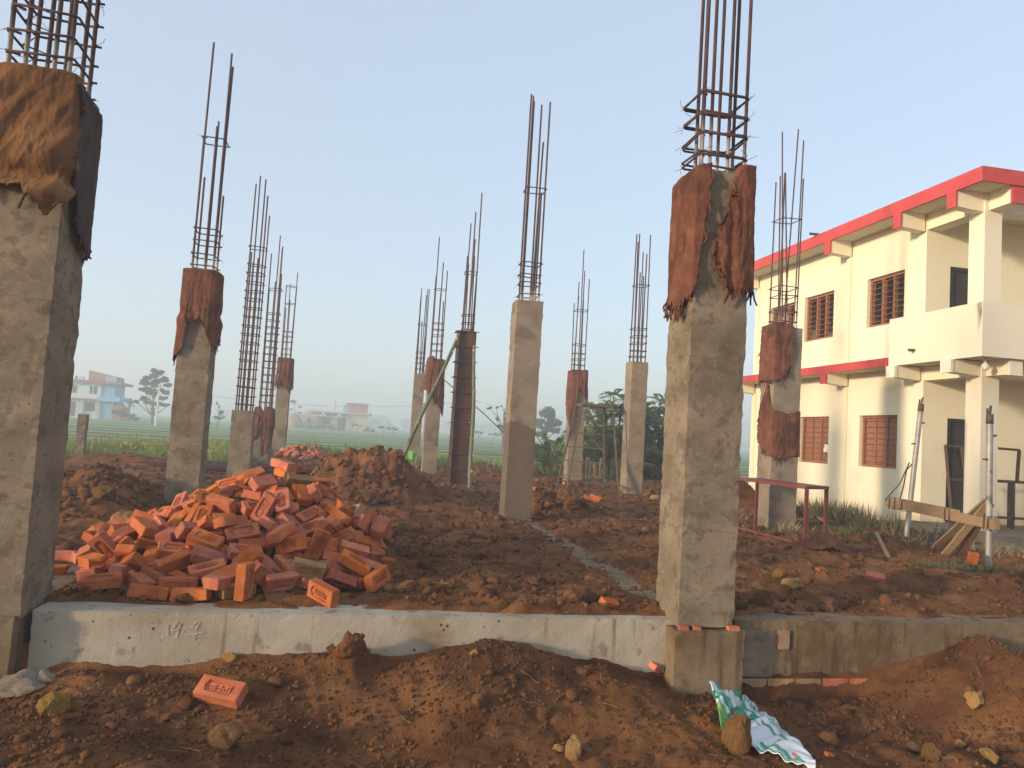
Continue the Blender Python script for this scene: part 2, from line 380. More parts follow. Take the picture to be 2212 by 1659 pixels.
def Hn(x, y):
    x = np.asarray(x, float); y = np.asarray(y, float)
    # rough fill inside the plinth
    lump = fbm(x * 2.2, y * 2.2, 5, 3) * .10 + fbm(x * 7, y * 7, 4, 9) * .05
    rid = np.abs(fbm(x * 5 + 3, y * 5, 4, 21)) * .06
    clump = np.maximum(fbm(x * 9, y * 9, 3, 31), 0) * .10 * sm(.42, .62, vnoise(x * 1.1, y * 1.1, 77))
    zi = .015 + lump + clump - rid * .5
    for hx, hy, rx, ry, hh, pw, ro in HEAPS:
        d = np.sqrt(((x - hx) / rx) ** 2 + ((y - hy) / ry) ** 2)
        d = d + fbm(x * 2.6 + hx, y * 2.6, 4, 41) * .55 * (.4 + ro)
        c = np.clip(1 - d, 0, 1) ** pw
        c = c * c * (3 - 2 * c) * .5 + c * .5
        zi = zi + hh * c + ro * (fbm(x * 6, y * 6, 4, 51) * .16 + fbm(x * 17, y * 17, 3, 55) * .06) * sm(0, .25, c)
    # concrete tie beams lie in shallow, half swept strips
    st = np.exp(-((x - 2.08) / .16) ** 2) * sm(4.6, 4.9, y) * (1 - sm(9.0, 9.5, y)) + np.exp(-((x + 1.85) / .2) ** 2) * sm(4.6, 4.9, y) * (1 - sm(7.6, 8.4, y))
    zi = zi * (1 - .65 * st) - .022 * st
    # lower ground in front of the plinth beam
    p = np.interp(x, PX, PZ)
    s = sm(0, 1.0, (4.36 - y) / .85)
    q = -.43 + .12 * fbm(x * .9, y * .9, 3, 61) * 2 - .10 * np.exp(-((x - .15) / .35) ** 2 - ((y - 3.65) / .35) ** 2) + .07 * np.exp(-((x + .95) / .4) ** 2 - ((y - 3.5) / .3) ** 2) \
        + .10 * np.exp(-((x - 4.3) / .7) ** 2 - ((y - 3.9) / .5) ** 2) - .10 * np.exp(-((x - 3.0) / .5) ** 2 - ((y - 3.9) / .35) ** 2)
    pn = p + .05 * fbm(x * 6, y * 3, 4, 71)
    zf = pn + (q - pn) * s + lump * .7 + clump * .9 * s - rid * .4 + fbm(x * 16, y * 16, 3, 73) * .022
    zf = zf - .10 * np.exp(-((x + .1) / .5) ** 2 - ((y - 3.95) / .25) ** 2) * s
    fine = np.abs(fbm(x * 26, y * 26, 3, 91)) * .030 + fbm(x * 60, y * 60, 2, 95) * .010
    zi = zi + fine * .8; zf = zf + fine
    zf = zf + .17 * np.exp(-(((x - .03) / .10) ** 2 + ((y - 4.28) / .085) ** 2) ** 1.5) * (1 + 1.5 * fbm(x * 16, y * 16, 3, 97))
    # under the beam
    zb = np.minimum(zi, -.015) - .16
    z = np.where(y < 4.5, zf, zi)
    edge = 4.445 + .07 * vnoise(x * 1.3 + 4, y * 0, 81) + .05 * vnoise(x * 7, y * 0, 82) + .15 * sm(-.5, -1.5, x) + .06 * sm(2.3, 2.7, x)
    w = sm(4.40, 4.46, y) * (1 - sm(-.015, .035, y - edge)) * sm(-2.3, -2.1, x)
    z = z * (1 - w) + zb * w
    # beyond the site
    far = np.maximum(sm(24.5, 27, y), np.maximum(sm(-5.0, -7.5, x) * sm(14, 17.5, y), sm(16.2, 17.6, y) * sm(-2.4, -3.2, x)))
    far = np.maximum(far, sm(20.5, 23, y) * sm(3.2, 4.5, x))
    z = z * (1 - far) + (-.5) * far
    return z


def axis(segs):
    out = []
    for a, b, d in segs:
        n = max(1, int(round((b - a) / d)))
        out += list(np.linspace(a, b, n, endpoint=False))
    out.append(segs[-1][1])
    return np.array(out)

XS = axis([(-60, -12, 4), (-12, -5, .35), (-5, -2.6, .06), (-2.6, 4.9, .019), (4.9, 8.4, .045), (8.4, 14, .4), (14, 60, 4.6)])
YS = axis([(-50, -4, 4), (-4, 2.6, .3), (2.6, 3.1, .05), (3.1, 5.2, .015), (5.2, 8.0, .024), (8.0, 13, .045), (13, 20, .08), (20, 28, .25), (28, 40, 2)])
GX, GY = np.meshgrid(XS, YS)
GZ = Hn(GX, GY)
nx, ny = len(XS), len(YS)

def Hg(x, y):
    """ground height read back from the finished sheet"""
    x = np.asarray(x, float); y = np.asarray(y, float)
    i = np.clip(np.searchsorted(XS, x) - 1, 0, nx - 2); j = np.clip(np.searchsorted(YS, y) - 1, 0, ny - 2)
    fx = np.clip((x - XS[i]) / (XS[i + 1] - XS[i]), 0, 1); fy = np.clip((y - YS[j]) / (YS[j + 1] - YS[j]), 0, 1)
    return (GZ[j, i] * (1 - fx) + GZ[j, i + 1] * fx) * (1 - fy) + (GZ[j + 1, i] * (1 - fx) + GZ[j + 1, i + 1] * fx) * fy

def H(x, y):
    return float(Hg(x, y))

idx = np.arange(nx * ny).reshape(ny, nx)
FQ = np.stack([idx[:-1, :-1], idx[:-1, 1:], idx[1:, 1:], idx[1:, :-1]], -1).reshape(-1, 4)
ground = link('ground', np_mesh('ground', np.stack([GX, GY, GZ], -1).reshape(-1, 3), FQ), M['soil'], kind='structure')
print('ground quads', len(FQ))

# ---------------------------------------------------------------- plinth beams
def rough_box(x0, x1, y0, y1, z0, z1, step=.04, amp=.004, seed=0, edge=.012, fin=0.0):
    """box whose faces are subdivided, slightly uneven, with chipped long edges; upright or lying"""
    mb = MB()
    nx_ = max(2, int((x1 - x0) / step)); ny_ = max(2, int((y1 - y0) / step)); nz_ = max(2, int((z1 - z0) / step))
    nx_, ny_, nz_ = min(nx_, 160), min(ny_, 160), min(nz_, 90)
    X = np.linspace(x0, x1, nx_ + 1); Y = np.linspace(y0, y1, ny_ + 1); Z = np.linspace(z0, z1, nz_ + 1)
    cx, cy, cz = (x0 + x1) / 2, (y0 + y1) / 2, (z0 + z1) / 2
    def disp(P):
        x, y, z = P[..., 0].copy(), P[..., 1].copy(), P[..., 2].copy()
        n = fbm(x * 9 + y * 5.3 + seed, z * 9 + y * 4.1, 3, seed) * 2 * amp
        dx = np.minimum(x - x0, x1 - x); dy = np.minimum(y - y0, y1 - y); dz = np.minimum(z - z0, z1 - z)
        near = np.sort(np.stack([dx, dy, dz]), 0)
        e = np.clip(1 - near[1] / .02, 0, 1)          # 1 on an edge
        chip = np.clip(fbm(x * 22 + y * 22 + seed * 3.1, z * 22, 4, seed + 5) - .02, 0, 1) * e * edge * 2.2
        finn = np.clip(fbm(x * 20 + seed, z * 34 + y * 20, 3, seed + 8) + .0, 0, 1) * e * fin
        sx = np.sign(x - cx); sy = np.sign(y - cy); sz = np.sign(z - cz)
        onx = (dx < 1e-6); ony = (dy < 1e-6); onz = (dz < 1e-6)
        x += np.where(onx, sx * (n - chip + finn), 0); y += np.where(ony, sy * (n - chip), 0); z += np.where(onz, sz * (n * .6 - chip * .5), 0)
        return np.stack([x, y, z], -1)
    def face(a, b, fn, flip):
        A, B = np.meshgrid(a, b, indexing='ij')
        P = disp(fn(A, B))
        if flip: P = P[::-1]
        mb.grid(P)
    face(X, Z, lambda a, b: np.stack([a, np.full_like(a, y0), b], -1), False)
    face(X, Z, lambda a, b: np.stack([a, np.full_like(a, y1), b], -1), True)
    face(Y, Z, lambda a, b: np.stack([np.full_like(a, x0), a, b], -1), True)
    face(Y, Z, lambda a, b: np.stack([np.full_like(a, x1), a, b], -1), False)
    face(X, Y, lambda a, b: np.stack([a, b, np.full_like(a, z1)], -1), False)
    return mb

def text_mesh(body, size, extr=0.0, bold=0.0):
    cu = bpy.data.curves.new('lettering', 'FONT')
    cu.body = body; cu.size = size; cu.extrude = extr; cu.offset = bold; cu.resolution_u = 2
    cu.align_x = 'CENTER'; cu.align_y = 'CENTER'
    o = bpy.data.objects.new('lettering', cu); COL.objects.link(o)
    dg = bpy.context.evaluated_depsgraph_get()
    me = bpy.data.meshes.new_from_object(o.evaluated_get(dg))
    bpy.data.objects.remove(o); bpy.data.curves.remove(cu)
    return me

BEAM_Y = 4.42
wb = thing('plinth_beam', 'long pale concrete plinth beam with chalked figures between the two nearest columns', 'concrete beam', (0, BEAM_Y, -.6))
rough_box(-1.62, 1.955, BEAM_Y, 4.68, -.75, 0.0, .028, .004, 3, .008).build('beam_body', M['beam'], wb, smooth=False)
# chalk figures 14.4/5
def chalk(strokes):
    mb = MB()
    for st in strokes:
        for (ax, az), (bx, bz) in zip(st[:-1], st[1:]):
            mb.bar((ax, BEAM_Y - .005, az), (bx, BEAM_Y - .005, bz), .003, .0022, up=(0, 1, 0))
    return mb
cx0, cz0 = -.955, -.075
chalk([[(cx0, cz0 + .015), (cx0 + .004, cz0 - .045)],
       [(cx0 + .05, cz0 + .03), (cx0 + .022, cz0 - .022), (cx0 + .062, cz0 - .012)], [(cx0 + .066, cz0 + .02), (cx0 + .052, cz0 - .055)],
       [(cx0 + .086, cz0 - .018), (cx0 + .089, cz0 - .020)],
       [(cx0 + .150, cz0 + .03), (cx0 + .122, cz0 + .002), (cx0 + .162, cz0 + .004)], [(cx0 + .162, cz0 + .028), (cx0 + .150, cz0 - .018)],
       [(cx0 + .10, cz0 - .042), (cx0 + .19, cz0 - .026)],
       [(cx0 + .156, cz0 - .037), (cx0 + .140, cz0 - .038), (cx0 + .138, cz0 - .048), (cx0 + .152, cz0 - .054), (cx0 + .146, cz0 - .066), (cx0 + .134, cz0 - .062)]]).build('chalk_figure', M['chalk'], wb)
eb = thing('plinth_beam', 'muddy brown concrete plinth beam right of the near right column, bricks showing beneath', 'concrete beam', (4, BEAM_Y, -.6))
rough_box(2.355, 7.2, BEAM_Y + .01, 4.70, -.35, 0.0, .032, .006, 6, .012).build('beam_body', M['beam_muddy'], eb)
sb = rough_box(2.36, 2.62, BEAM_Y + .002, BEAM_Y + .0092, -.34, -.05, .03, .002, 9, .004)
sb.build('grout_patch', M['concrete'], eb)
rough_box(2.65, 2.725, BEAM_Y - .008, BEAM_Y + .009, -.17, -.055, .02, .004, 12, .01).build('brick_bat', M['brick_dusty'], eb)
for i in range(9):
    w_ = .245 if i % 3 else .12
    x_ = 2.40 + i * .19
    rough_box(x_, x_ + .18, BEAM_Y + .0, 4.60, -.425, -.352, .05, .003, 20 + i, .008).build('brick', M['brick_dusty'] if i < 3 else M['brick'], eb)
tb = thing('tie_beam', 'flat half buried concrete tie beam from the centre column to the near right column', 'concrete beam', (2.08, 7, -.3))
rough_box(1.95, 2.21, 4.69, 9.30, -.3, -.005, .05, .006, 31, .01).build('beam_body', M['beam_muddy'], tb)
tb2 = thing('tie_beam', 'flat half buried concrete tie beam under the left side of the big brick heap', 'concrete beam', (-1.82, 7, -.3))
rough_box(-1.97, -1.68, 4.69, 9.05, -.3, .0, .05, .006, 33, .01).build('beam_body', M['beam_muddy'], tb2)

# ---------------------------------------------------------------- columns with bare reinforcement
UNIT = MB().tube([(0, 0, k / 8) for k in range(9)], 1.0, 6).mesh('rebar', True)
UNIT.materials.append(M['rebar'])
UNIT_RIB = UNIT.copy(); UNIT_RIB.materials.clear(); UNIT_RIB.materials.append(M['rebar_rib'])
UNIT_LOW = UNIT.copy(); UNIT_LOW.materials.clear(); UNIT_LOW.materials.append(M['rebar_low'])

def ring_mesh(hx, hy, r, hooks=True, m=None):
    c = .018
    pts = [(-hx + c, -hy, 0), (hx - c, -hy, 0), (hx, -hy + c, 0), (hx, hy - c, 0), (hx - c, hy, 0), (-hx + c, hy, 0), (-hx, hy - c, 0), (-hx, -hy + c, 0)]
    mb = MB().tube(pts, r, 5, closed=True)
    if hooks:
        mb.tube([(hx - .01, hy, .006), (hx + .014, hy + .014, .012)], r, 5)
        mb.tube([(-hx, -hy + .01, .004), (-hx + .05, -hy + .06, .008)], r, 5)
    me = mb.mesh('stirrup', True); me.materials.append(m or M['rebar_low'])
    return me

def bar_obj(parent, a, b, r, me):
    a = Vector(a); b = Vector(b); d = b - a
    o = link('rebar', me, None, parent)
    o.rotation_mode = 'QUATERNION'
    o.rotation_quaternion = d.to_track_quat('Z', 'Y')
    o.location = a; o.scale = (r, r, d.length)
    return o

def cage(root, cx, cy, hx, hy, z0, tops, rings, rr=.008, me=None, tie=True, seed=0, diamond=False, splice=True, rm=None, hooks=True):
    """tops: list of (fx, fy, ztop, lean dx, lean dy) with fx, fy in -1..1"""
    R = random.Random(seed)
    me = me or UNIT
    rr = rr * 1.3
    for t in tops:
        fx, fy, zt = t[:3]
        dx, dy = (t[3], t[4]) if len(t) > 3 else (R.uniform(-.03, .03), R.uniform(-.03, .03))
        x, y = cx + fx * hx, cy + fy * hy
        bar_obj(root, (x, y, z0), (x + dx, y + dy, zt), rr, me)
    rme = ring_mesh(hx + rr + .004, hy + rr + .004, rr * .62, hooks, rm)
    dme = None
    if diamond:
        s = rr * .55
        dme = MB().tube([(-hx, 0, 0), (0, -hy, 0), (hx, 0, 0), (0, hy, 0)], s, 5, closed=True).mesh('stirrup', True)
        dme.materials.append(rm or M['rebar_low'])
    for i, z in enumerate(rings):
        for mme in ((rme, dme) if diamond else (rme,)):
            o = link('stirrup', mme, None, root)
            o.location = (cx + R.uniform(-.006, .006), cy + R.uniform(-.006, .006), z + R.uniform(-.008, .008))
            o.rotation_euler = (R.uniform(-.05, .05), R.uniform(-.05, .05), R.uniform(-.03, .03))
    if tie:
        mb = MB()
        for z in rings:
            for fx, fy in ((-1, -1), (1, -1), (1, 1), (-1, 1)):
                p = Vector((cx + fx * hx, cy + fy * hy, z))
                for q in range(2):
                    d = Vector((R.uniform(-1, 1), R.uniform(-1, 1), R.uniform(-.8, .8))) * rr * 5
                    mb.tube([p + Vector((fx, fy, 0)) * rr, p + Vector((fx, fy, 0)) * rr * 1.6 + d * .6, p + Vector((fx, fy, 0)) * rr + d], .0016, 3)
        mb.build('tie_wire', M['rebar_low'], root, kind='stuff')

def column(name, label, x0, x1, yf, depth, ztop, zbase=-.3, m='concrete', seed=0, step=.05, fin=.02, group='bare concrete columns of the unfinished building'):
    root = thing(name, label, 'concrete column', ((x0 + x1) / 2, yf + depth / 2, zbase), group)
    rough_box(x0, x1, yf, yf + depth, zbase, ztop, step, .005, seed, .012, fin).build('shaft', M[m], root)
    return root

def bars8(long=5.4, short=4.4, seed=0, sp=.35):
    R = random.Random(seed)
    out = []
    for i, (fx, fy) in enumerate(((-1, -1), (0, -1), (1, -1), (1, 0), (1, 1), (0, 1), (-1, 1), (-1, 0))):
        out.append((fx, fy, (long if i % 2 == seed % 2 else short) + R.uniform(-sp, sp * .6)))
    return out

# A: nearest left
A = column('concrete_column', 'nearest concrete column at the left edge, brown sacking wrapped round its top', -2.03, -1.645, 4.33, .40, 2.82, -.02, 'concrete', 1, .035, .02)
rough_box(-2.08, -1.66, 4.30, 4.74, -.9, -.005, .035, .005, 61, .012).build('pedestal', M['beam_muddy'], A)
cage(A, -1.85, 4.55, .15, .15, 2.75, [(fx, fy, 4.9, .0, .0) for fx, fy in ((-1, -1), (-.45, -1), (.5, -1), (1, -1), (1, .2), (1, 1), (.1, 1), (-.55, 1), (-1, 1))],
     [2.86, 2.95, 3.07, 3.19, 3.31, 3.43, 3.56], .0095, UNIT_RIB, seed=1, diamond=True)
# R: near right
Rc = column('concrete_column', 'near concrete column right of centre with two torn brown sacking flaps on its top', 1.935, 2.295, 4.33, .36, 2.79, -.02, 'concrete', 2, .035, .025)
rough_box(1.90, 2.345, 4.285, 4.74, -.8, -.03, .035, .006, 62, .014).build('pedestal', M['beam_muddy'], Rc)
mbp = MB()
for i, (px_, w_) in enumerate(((1.93, .06), (2.02, .05), (2.245, .07), (2.13, .03))):
    mbp.add(rough_box(px_, px_ + w_, 4.282, 4.34, -.034, -.008, .03, .003, 70 + i, .01).v, [])
for i, (px_, w_) in enumerate(((1.93, .06), (2.02, .05), (2.245, .07))):
    rough_box(px_, px_ + w_, 4.288, 4.328, -.03, -.004, .03, .004, 80 + i, .012).build('brick_chip', M['brick'], Rc)
cage(Rc, 2.115, 4.51, .145, .135, 2.80, [(fx, fy, 4.7, .005, 0) for fx, fy in ((-1, -1), (-.86, 0), (-.62, -1), (-.2, 1), (.22, -1), (.62, 1), (.82, -.2), (1, -1))],
     [2.83, 2.90, 2.915, 3.04, 3.05, 3.17, 3.18, 3.30, 3.31], .0095, UNIT_RIB, seed=2)
# B
B = column('concrete_column', 'concrete column behind the big brick heap, brown hood on top, two very tall bars', -2.13, -1.775, 9.15, .34, 2.70, -.3, 'concrete', 3, .045, .02)
cage(B, -1.95, 9.32, .115, .115, 2.62, [(-1, -1, 5.45, .02, 0), (-1, -.8, 4.3, 0, 0), (1, -1, 5.35, .0, 0), (1, -.8, 5.2, .02, 0), (-.1, 1, 4.6, 0, 0), (.2, -1, 4.45, 0, 0), (1, 1, 3.7, 0, 0), (-1, 1, 3.9, 0, 0)],
     [2.80, 2.93, 3.08, 3.22, 4.30], .0095, seed=3)
# C
Cc = column('concrete_column', 'bare concrete column in the middle of the site, damp dark lower half, no sacking', 1.815, 2.155, 9.40, .36, 2.79, -.3, 'concrete_damp', 4, .045, .02)
cage(Cc, 1.99, 9.58, .115, .115, 2.70, [(-1, -1, 5.5, .0, 0), (-.95, .5, 5.6, .0, 0), (-.8, -.6, 5.45, 0, 0), (.2, -1, 4.9, .03, 0), (.45, 1, 5.5, 0, 0), (1, -1, 5.45, .0, 0), (.8, 1, 4.3, 0, 0), (1, .9, 4.3, 0, 0)],
     [2.88, 3.03, 3.15, 3.30, 4.28], .0095, seed=4)
# L
Lc = column('concrete_column', 'concrete column in front of the yellow house, one sacking rag hanging above another', 5.46, 5.86, 9.45, .36, 2.77, -.3, 'concrete_new', 5, .05, .015)
cage(Lc, 5.66, 9.63, .13, .13, 2.70, [(-1, -1, 4.95, .0, 0), (-1, 1, 4.9, .02, 0), (-.5, -1, 5.6, .12, 0), (.0, -1, 4.95, -.12, 0), (.1, 1, 5.0, -.06, 0), (.6, 1, 5.65, -.12, 0), (.7, -1, 5.45, .05, 0), (1, -1, 4.9, .03, 0)],
     [2.86, 3.00, 3.22, 3.34, 4.32], .0085, seed=5)
# D, E short with dense cages
Dc = column('concrete_column', 'short concrete stub with a tall dense bar cage, nearer of two in the left row', -2.28, -1.915, 14.05, .36, 1.20, -.3, 'concrete', 6, .06, .02)
cage(Dc, -2.10, 14.23, .125, .125, 1.1, [(-1, -1, 5.3), (-.6, 1, 3.9), (-.1, -1, 5.45), (0, 1, 4.0), (.5, -1, 5.4), (1, -1, 5.1), (1, 1, 4.8), (-1, 1, 4.1)],
     [1.30 + .158 * k for k in range(17)] + [4.15], .0105, UNIT_LOW, seed=6, tie=False)
Ec = column('concrete_column', 'short concrete stub with dense bar cage and limp sacking rag, farther of two', -2.42, -2.04, 18.1, .36, 1.27, -.3, 'concrete', 7, .07, .02)
cage(Ec, -2.23, 18.28, .125, .125, 1.2, [(-1, -1, 4.9), (-.3, 1, 4.3), (.2, -1, 5.35), (1, -1, 5.1), (1, 1, 4.5), (-1, 1, 4.1), (.5, 1, 5.1)],
     [1.45 + .16 * k for k in range(14)] + [4.1], .0105, UNIT_LOW, seed=7, tie=False)
Fc = column('concrete_column', 'concrete column with a tight brown sacking hood, farthest in the left row', -2.46, -2.11, 22.2, .36, 2.80, -.4, 'concrete_new', 8, .08, .02)
cage(Fc, -2.29, 22.38, .12, .12, 2.7, [(-1, -1, 4.9), (-.3, 1, 5.0), (.2, -1, 4.5), (1, -1, 5.3), (1, 1, 4.9), (-1, 1, 4.3)], [2.95, 3.1, 3.3, 3.45, 3.6, 4.4, 4.9], .0105, UNIT_LOW, seed=8, tie=False)
Gc = column('concrete_column', 'slim bare concrete column farthest in the middle row, behind the slanting bamboo pole', 1.36, 1.66, 22.0, .34, 2.66, -.4, 'concrete_new', 9, .08, .012)
cage(Gc, 1.50, 22.17, .115, .115, 2.6, [(-1, -1, 4.9), (-.6, 1, 5.2), (.0, -1, 4.2), (.3, 1, 5.0), (1, -1, 5.15), (1, 1, 5.2), (-1, 1, 4.3), (.6, -1, 4.1)], [2.8, 2.98, 3.12, 3.28, 4.1], .0105, UNIT_LOW, seed=9, tie=False)
Hc = column('concrete_column', 'concrete column with a loose brown rag tied on top, just left of the steel formwork', 1.44, 1.78, 18.0, .36, 2.76, -.3, 'concrete_new', 10, .07, .012)
cage(Hc, 1.60, 18.18, .125, .125, 2.7, [(-1, -1, 5.7), (-1, 1, 4.8), (.0, -1, 5.1), (.1, 1, 4.4), (1, -1, 4.9), (1, 1, 4.2)], [2.95, 3.12, 3.32, 3.47, 3.62, 4.45], .0105, UNIT_LOW, seed=10, tie=False)
Jc = column('concrete_column', 'concrete column behind the metal step ladder, long brown rags drooping down its left side', 5.03, 5.40, 18.2, .36, 2.76, -.3, 'concrete_new', 11, .07, .012)
cage(Jc, 5.21, 18.38, .13, .13, 2.7, [(-1, -1, 5.0), (-.6, 1, 4.7), (.0, -1, 5.3), (.3, 1, 5.9), (1, -1, 5.1), (.8, 1, 4.6), (-1, 1, 4.5)], [2.9, 3.05, 3.2, 3.42, 4.3], .0105, UNIT_LOW, seed=11, tie=False)
Kc = column('concrete_column', 'bare clean concrete column right of the metal step ladder in front of the bushes', 5.205, 5.54, 14.4, .38, 2.68, -.3, 'concrete_new', 12, .06, .012)
cage(Kc, 5.37, 14.59, .125, .13, 2.6, [(-1, -1, 5.3), (-.9, 1, 5.35), (-.4, -1, 4.5), (-.3, 1, 5.2), (.3, -1, 4.9), (.5, 1, 5.0), (1, -1, 5.3), (1, 1, 4.5)], [2.8, 2.92, 3.07, 3.2, 3.36, 4.25], .0105, UNIT_LOW, seed=12, tie=False)

# ---------------------------------------------------------------- sacking
def burlap(name, label, rect, u0, u1, top, hem, m='burlap', off=.018, fold=.02, freq=9, seed=0, nu=110, nv=46, flap=.06, group=None, gather=None, ragged=.035, diag=0.0, fray=26, u0b=None, u1b=None):
    """cloth round a column. u runs 0..1 front (left to right), 1..2 right, 2..3 back, 3..4 or -1..0 left. top/hem: [(u, z), ...]"""
    x0, x1, y0, y1 = rect
    U = np.linspace(u0, u1, nu); V = np.linspace(0, 1, nv)
    T = np.interp(U, [a for a, b in top], [b for a, b in top]); Hm = np.interp(U, [a for a, b in hem], [b for a, b in hem])
    Hm = Hm + fbm(U * 6, U * 0 + seed, 3, seed) * .10 + fbm(U * 40, U * 0 + seed, 2, seed + 3) * ragged
    uu, vv = np.meshgrid(U, V, indexing='ij')
    if u0b is not None or u1b is not None:
        ua = u0 + ((u0 if u0b is None else u0b) - u0) * vv; ub = u1 + ((u1 if u1b is None else u1b) - u1) * vv
        uu = ua + (uu - u0) / (u1 - u0) * (ub - ua)
    side = (fbm(vv * 4 + seed, vv * 0, 3, seed + 9) * .10 + fbm(vv * 22 + seed, vv * 0, 2, seed + 11) * .05)
    ed = np.clip(1 - (uu - u0) / .12, 0, 1) - np.clip(1 - (u1 - uu) / .12, 0, 1)
    uu2 = uu + side * np.abs(ed)
    um = np.mod(uu2, 4.0)
    k = np.floor(um); f = um - k
    # perimeter position with rounded corners
    w_, d_ = x1 - x0, y1 - y0
    px = np.select([k == 0, k == 1, k == 2, k == 3], [x0 + f * w_, x1 + 0 * f, x1 - f * w_, x0 + 0 * f])
    py = np.select([k == 0, k == 1, k == 2, k == 3], [y0 + 0 * f, y0 + f * d_, y1 + 0 * f, y1 - f * d_])
    nxs = np.select([k == 0, k == 1, k == 2, k == 3], [0 * f, 1 + 0 * f, 0 * f, -1 + 0 * f])
    nys = np.select([k == 0, k == 1, k == 2, k == 3], [-1 + 0 * f, 0 * f, 1 + 0 * f, 0 * f])
    c = .14
    t = np.where(f < c, (c - f) / c * .5, np.where(f > 1 - c, (f - 1 + c) / c * .5, 0))
    nk = np.where(f < .5, np.mod(k - 1, 4), np.mod(k + 1, 4))
    nx2 = np.select([nk == 0, nk == 1, nk == 2, nk == 3], [0 * f, 1 + 0 * f, 0 * f, -1 + 0 * f]); ny2 = np.select([nk == 0, nk == 1, nk == 2, nk == 3], [-1 + 0 * f, 0 * f, 1 + 0 * f, 0 * f])
    nX = nxs * (1 - t) + nx2 * t; nY = nys * (1 - t) + ny2 * t
    z = T[:, None] + (Hm - T)[:, None] * vv
    fo = fbm(uu * freq + diag * vv * 3, vv * 1.6 + seed, 3, seed + 21)
    fo2 = np.abs(fbm(uu * freq * .45 + diag * vv * 2 + 5, vv * 1.1 + seed, 3, seed + 25))
    bulge = off + (fo + .30) * fold * (.35 + .9 * vv) + fo2 * fold * 1.8 * (.3 + .7 * vv) + fbm(uu * 16, vv * 14, 3, seed + 31) * .010
    if gather:
        for gz, gd in gather:
            bulge = bulge - gd * np.exp(-((z - gz) / .05) ** 2) + gd * .9 * np.exp(-((z - gz + .10) / .06) ** 2)
    bulge = np.maximum(bulge, .008)
    P = np.stack([px + nX * bulge, py + nY * bulge, z], -1)
    mb = MB()
    if flap:
        cx_, cy_ = (x0 + x1) / 2, (y0 + y1) / 2
        rows = []
        for q, dz in ((flap, .006 + .0), (flap * .45, .016)):
            r = P[:, 0, :].copy()
            d = np.stack([cx_ - r[:, 0], cy_ - r[:, 1]], -1); L_ = np.linalg.norm(d, axis=1, keepdims=True)
            r[:, :2] += d / L_ * (q + .012); r[:, 2] += dz + fbm(U * 12, U * 0 + q, 2, seed) * .015
            rows.append(r)
        P = np.concatenate([np.stack(rows, 1), P], 1)
    mb.grid(P)
    R = random.Random(seed)
    for q in range(fray):
        i = R.randrange(nu); p = P[i, -1] if R.random() < .7 else P[0 if R.random() < .5 else -1, R.randrange(P.shape[1])]
        a = Vector(p); l = R.uniform(.02, .09)
        b = a + Vector((R.uniform(-.02, .02), R.uniform(-.012, .005), -l * .6)); c_ = b + Vector((R.uniform(-.02, .02), R.uniform(-.01, .01), -l * .4))
        mb.tube([a, b, c_], .0018, 3)
    o = mb.build(name, M[m], None, smooth=True, label=label, cat='sacking', group=group)
    sol = o.modifiers.new('thick', 'SOLIDIFY'); sol.thickness = .006; sol.offset = 1
    return o

G_ = 'sacking draped over the column tops'
burlap('sacking_wrap', 'golden brown folded sacking round the top of the nearest left column', (-2.03, -1.645, 4.33, 4.73), -1.0, 1.12, [(-1, 2.78), (0, 2.82), (.15, 2.85), (1, 2.845), (2, 2.82)],
       [(-1, 2.2), (0, 2.17), (.55, 2.19), (.75, 2.12), (.88, 2.07), (1.0, 2.12), (1.12, 2.3)], 'burlap_gold', .02, .060, 5, 101, 150, 70, .07, G_, gather=[(2.27, .05)], diag=1.6)
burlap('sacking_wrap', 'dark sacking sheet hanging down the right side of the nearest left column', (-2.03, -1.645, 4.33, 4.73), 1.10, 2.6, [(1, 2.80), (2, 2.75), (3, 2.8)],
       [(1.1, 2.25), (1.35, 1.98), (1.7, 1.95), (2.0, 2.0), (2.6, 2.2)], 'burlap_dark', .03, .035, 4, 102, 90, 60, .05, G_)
burlap('sacking_wrap', 'torn brown sacking flap covering the left side of the near right column', (1.935, 2.295, 4.33, 4.69), -1.2, .22, [(-1.2, 2.77), (-.3, 2.79), (0, 2.80), (.22, 2.82)],
       [(-1.2, 2.0), (-.6, 1.93), (0, 1.95), (.14, 1.97), (.22, 2.02)], 'burlap', .026, .050, 4, 103, 110, 80, .05, G_, ragged=.08, fray=60, u1b=.03)
burlap('sacking_wrap', 'torn brown sacking flap with black folds over the right side of the near right column', (1.935, 2.295, 4.33, 4.69), .66, 2.7, [(.66, 2.76), (.8, 2.83), (1, 2.85), (2, 2.80)],
       [(.66, 2.28), (.74, 2.15), (.9, 2.06), (1.05, 2.04), (1.3, 2.08), (2, 2.12), (2.7, 2.3)], 'burlap', .02, .055, 6, 104, 130, 70, .05, G_, ragged=.08, fray=60, u0b=.28)
burlap('sacking_wrap', 'brown sacking hood with a hanging left tail on the column behind the brick heap', (-2.13, -1.775, 9.15, 9.49), -.9, 2.6, [(-1, 2.73), (2.7, 2.73)],
       [(-.9, 1.9), (-.3, 1.62), (0, 1.70), (.16, 1.80), (.26, 2.17), (.62, 2.17), (.80, 2.05), (.9, 1.95), (1.1, 1.85), (1.5, 1.9), (2.6, 2.1)], 'burlap', .022, .035, 6, 105, 150, 60, .07, G_, gather=[(2.24, .02)], ragged=.05, fray=36)
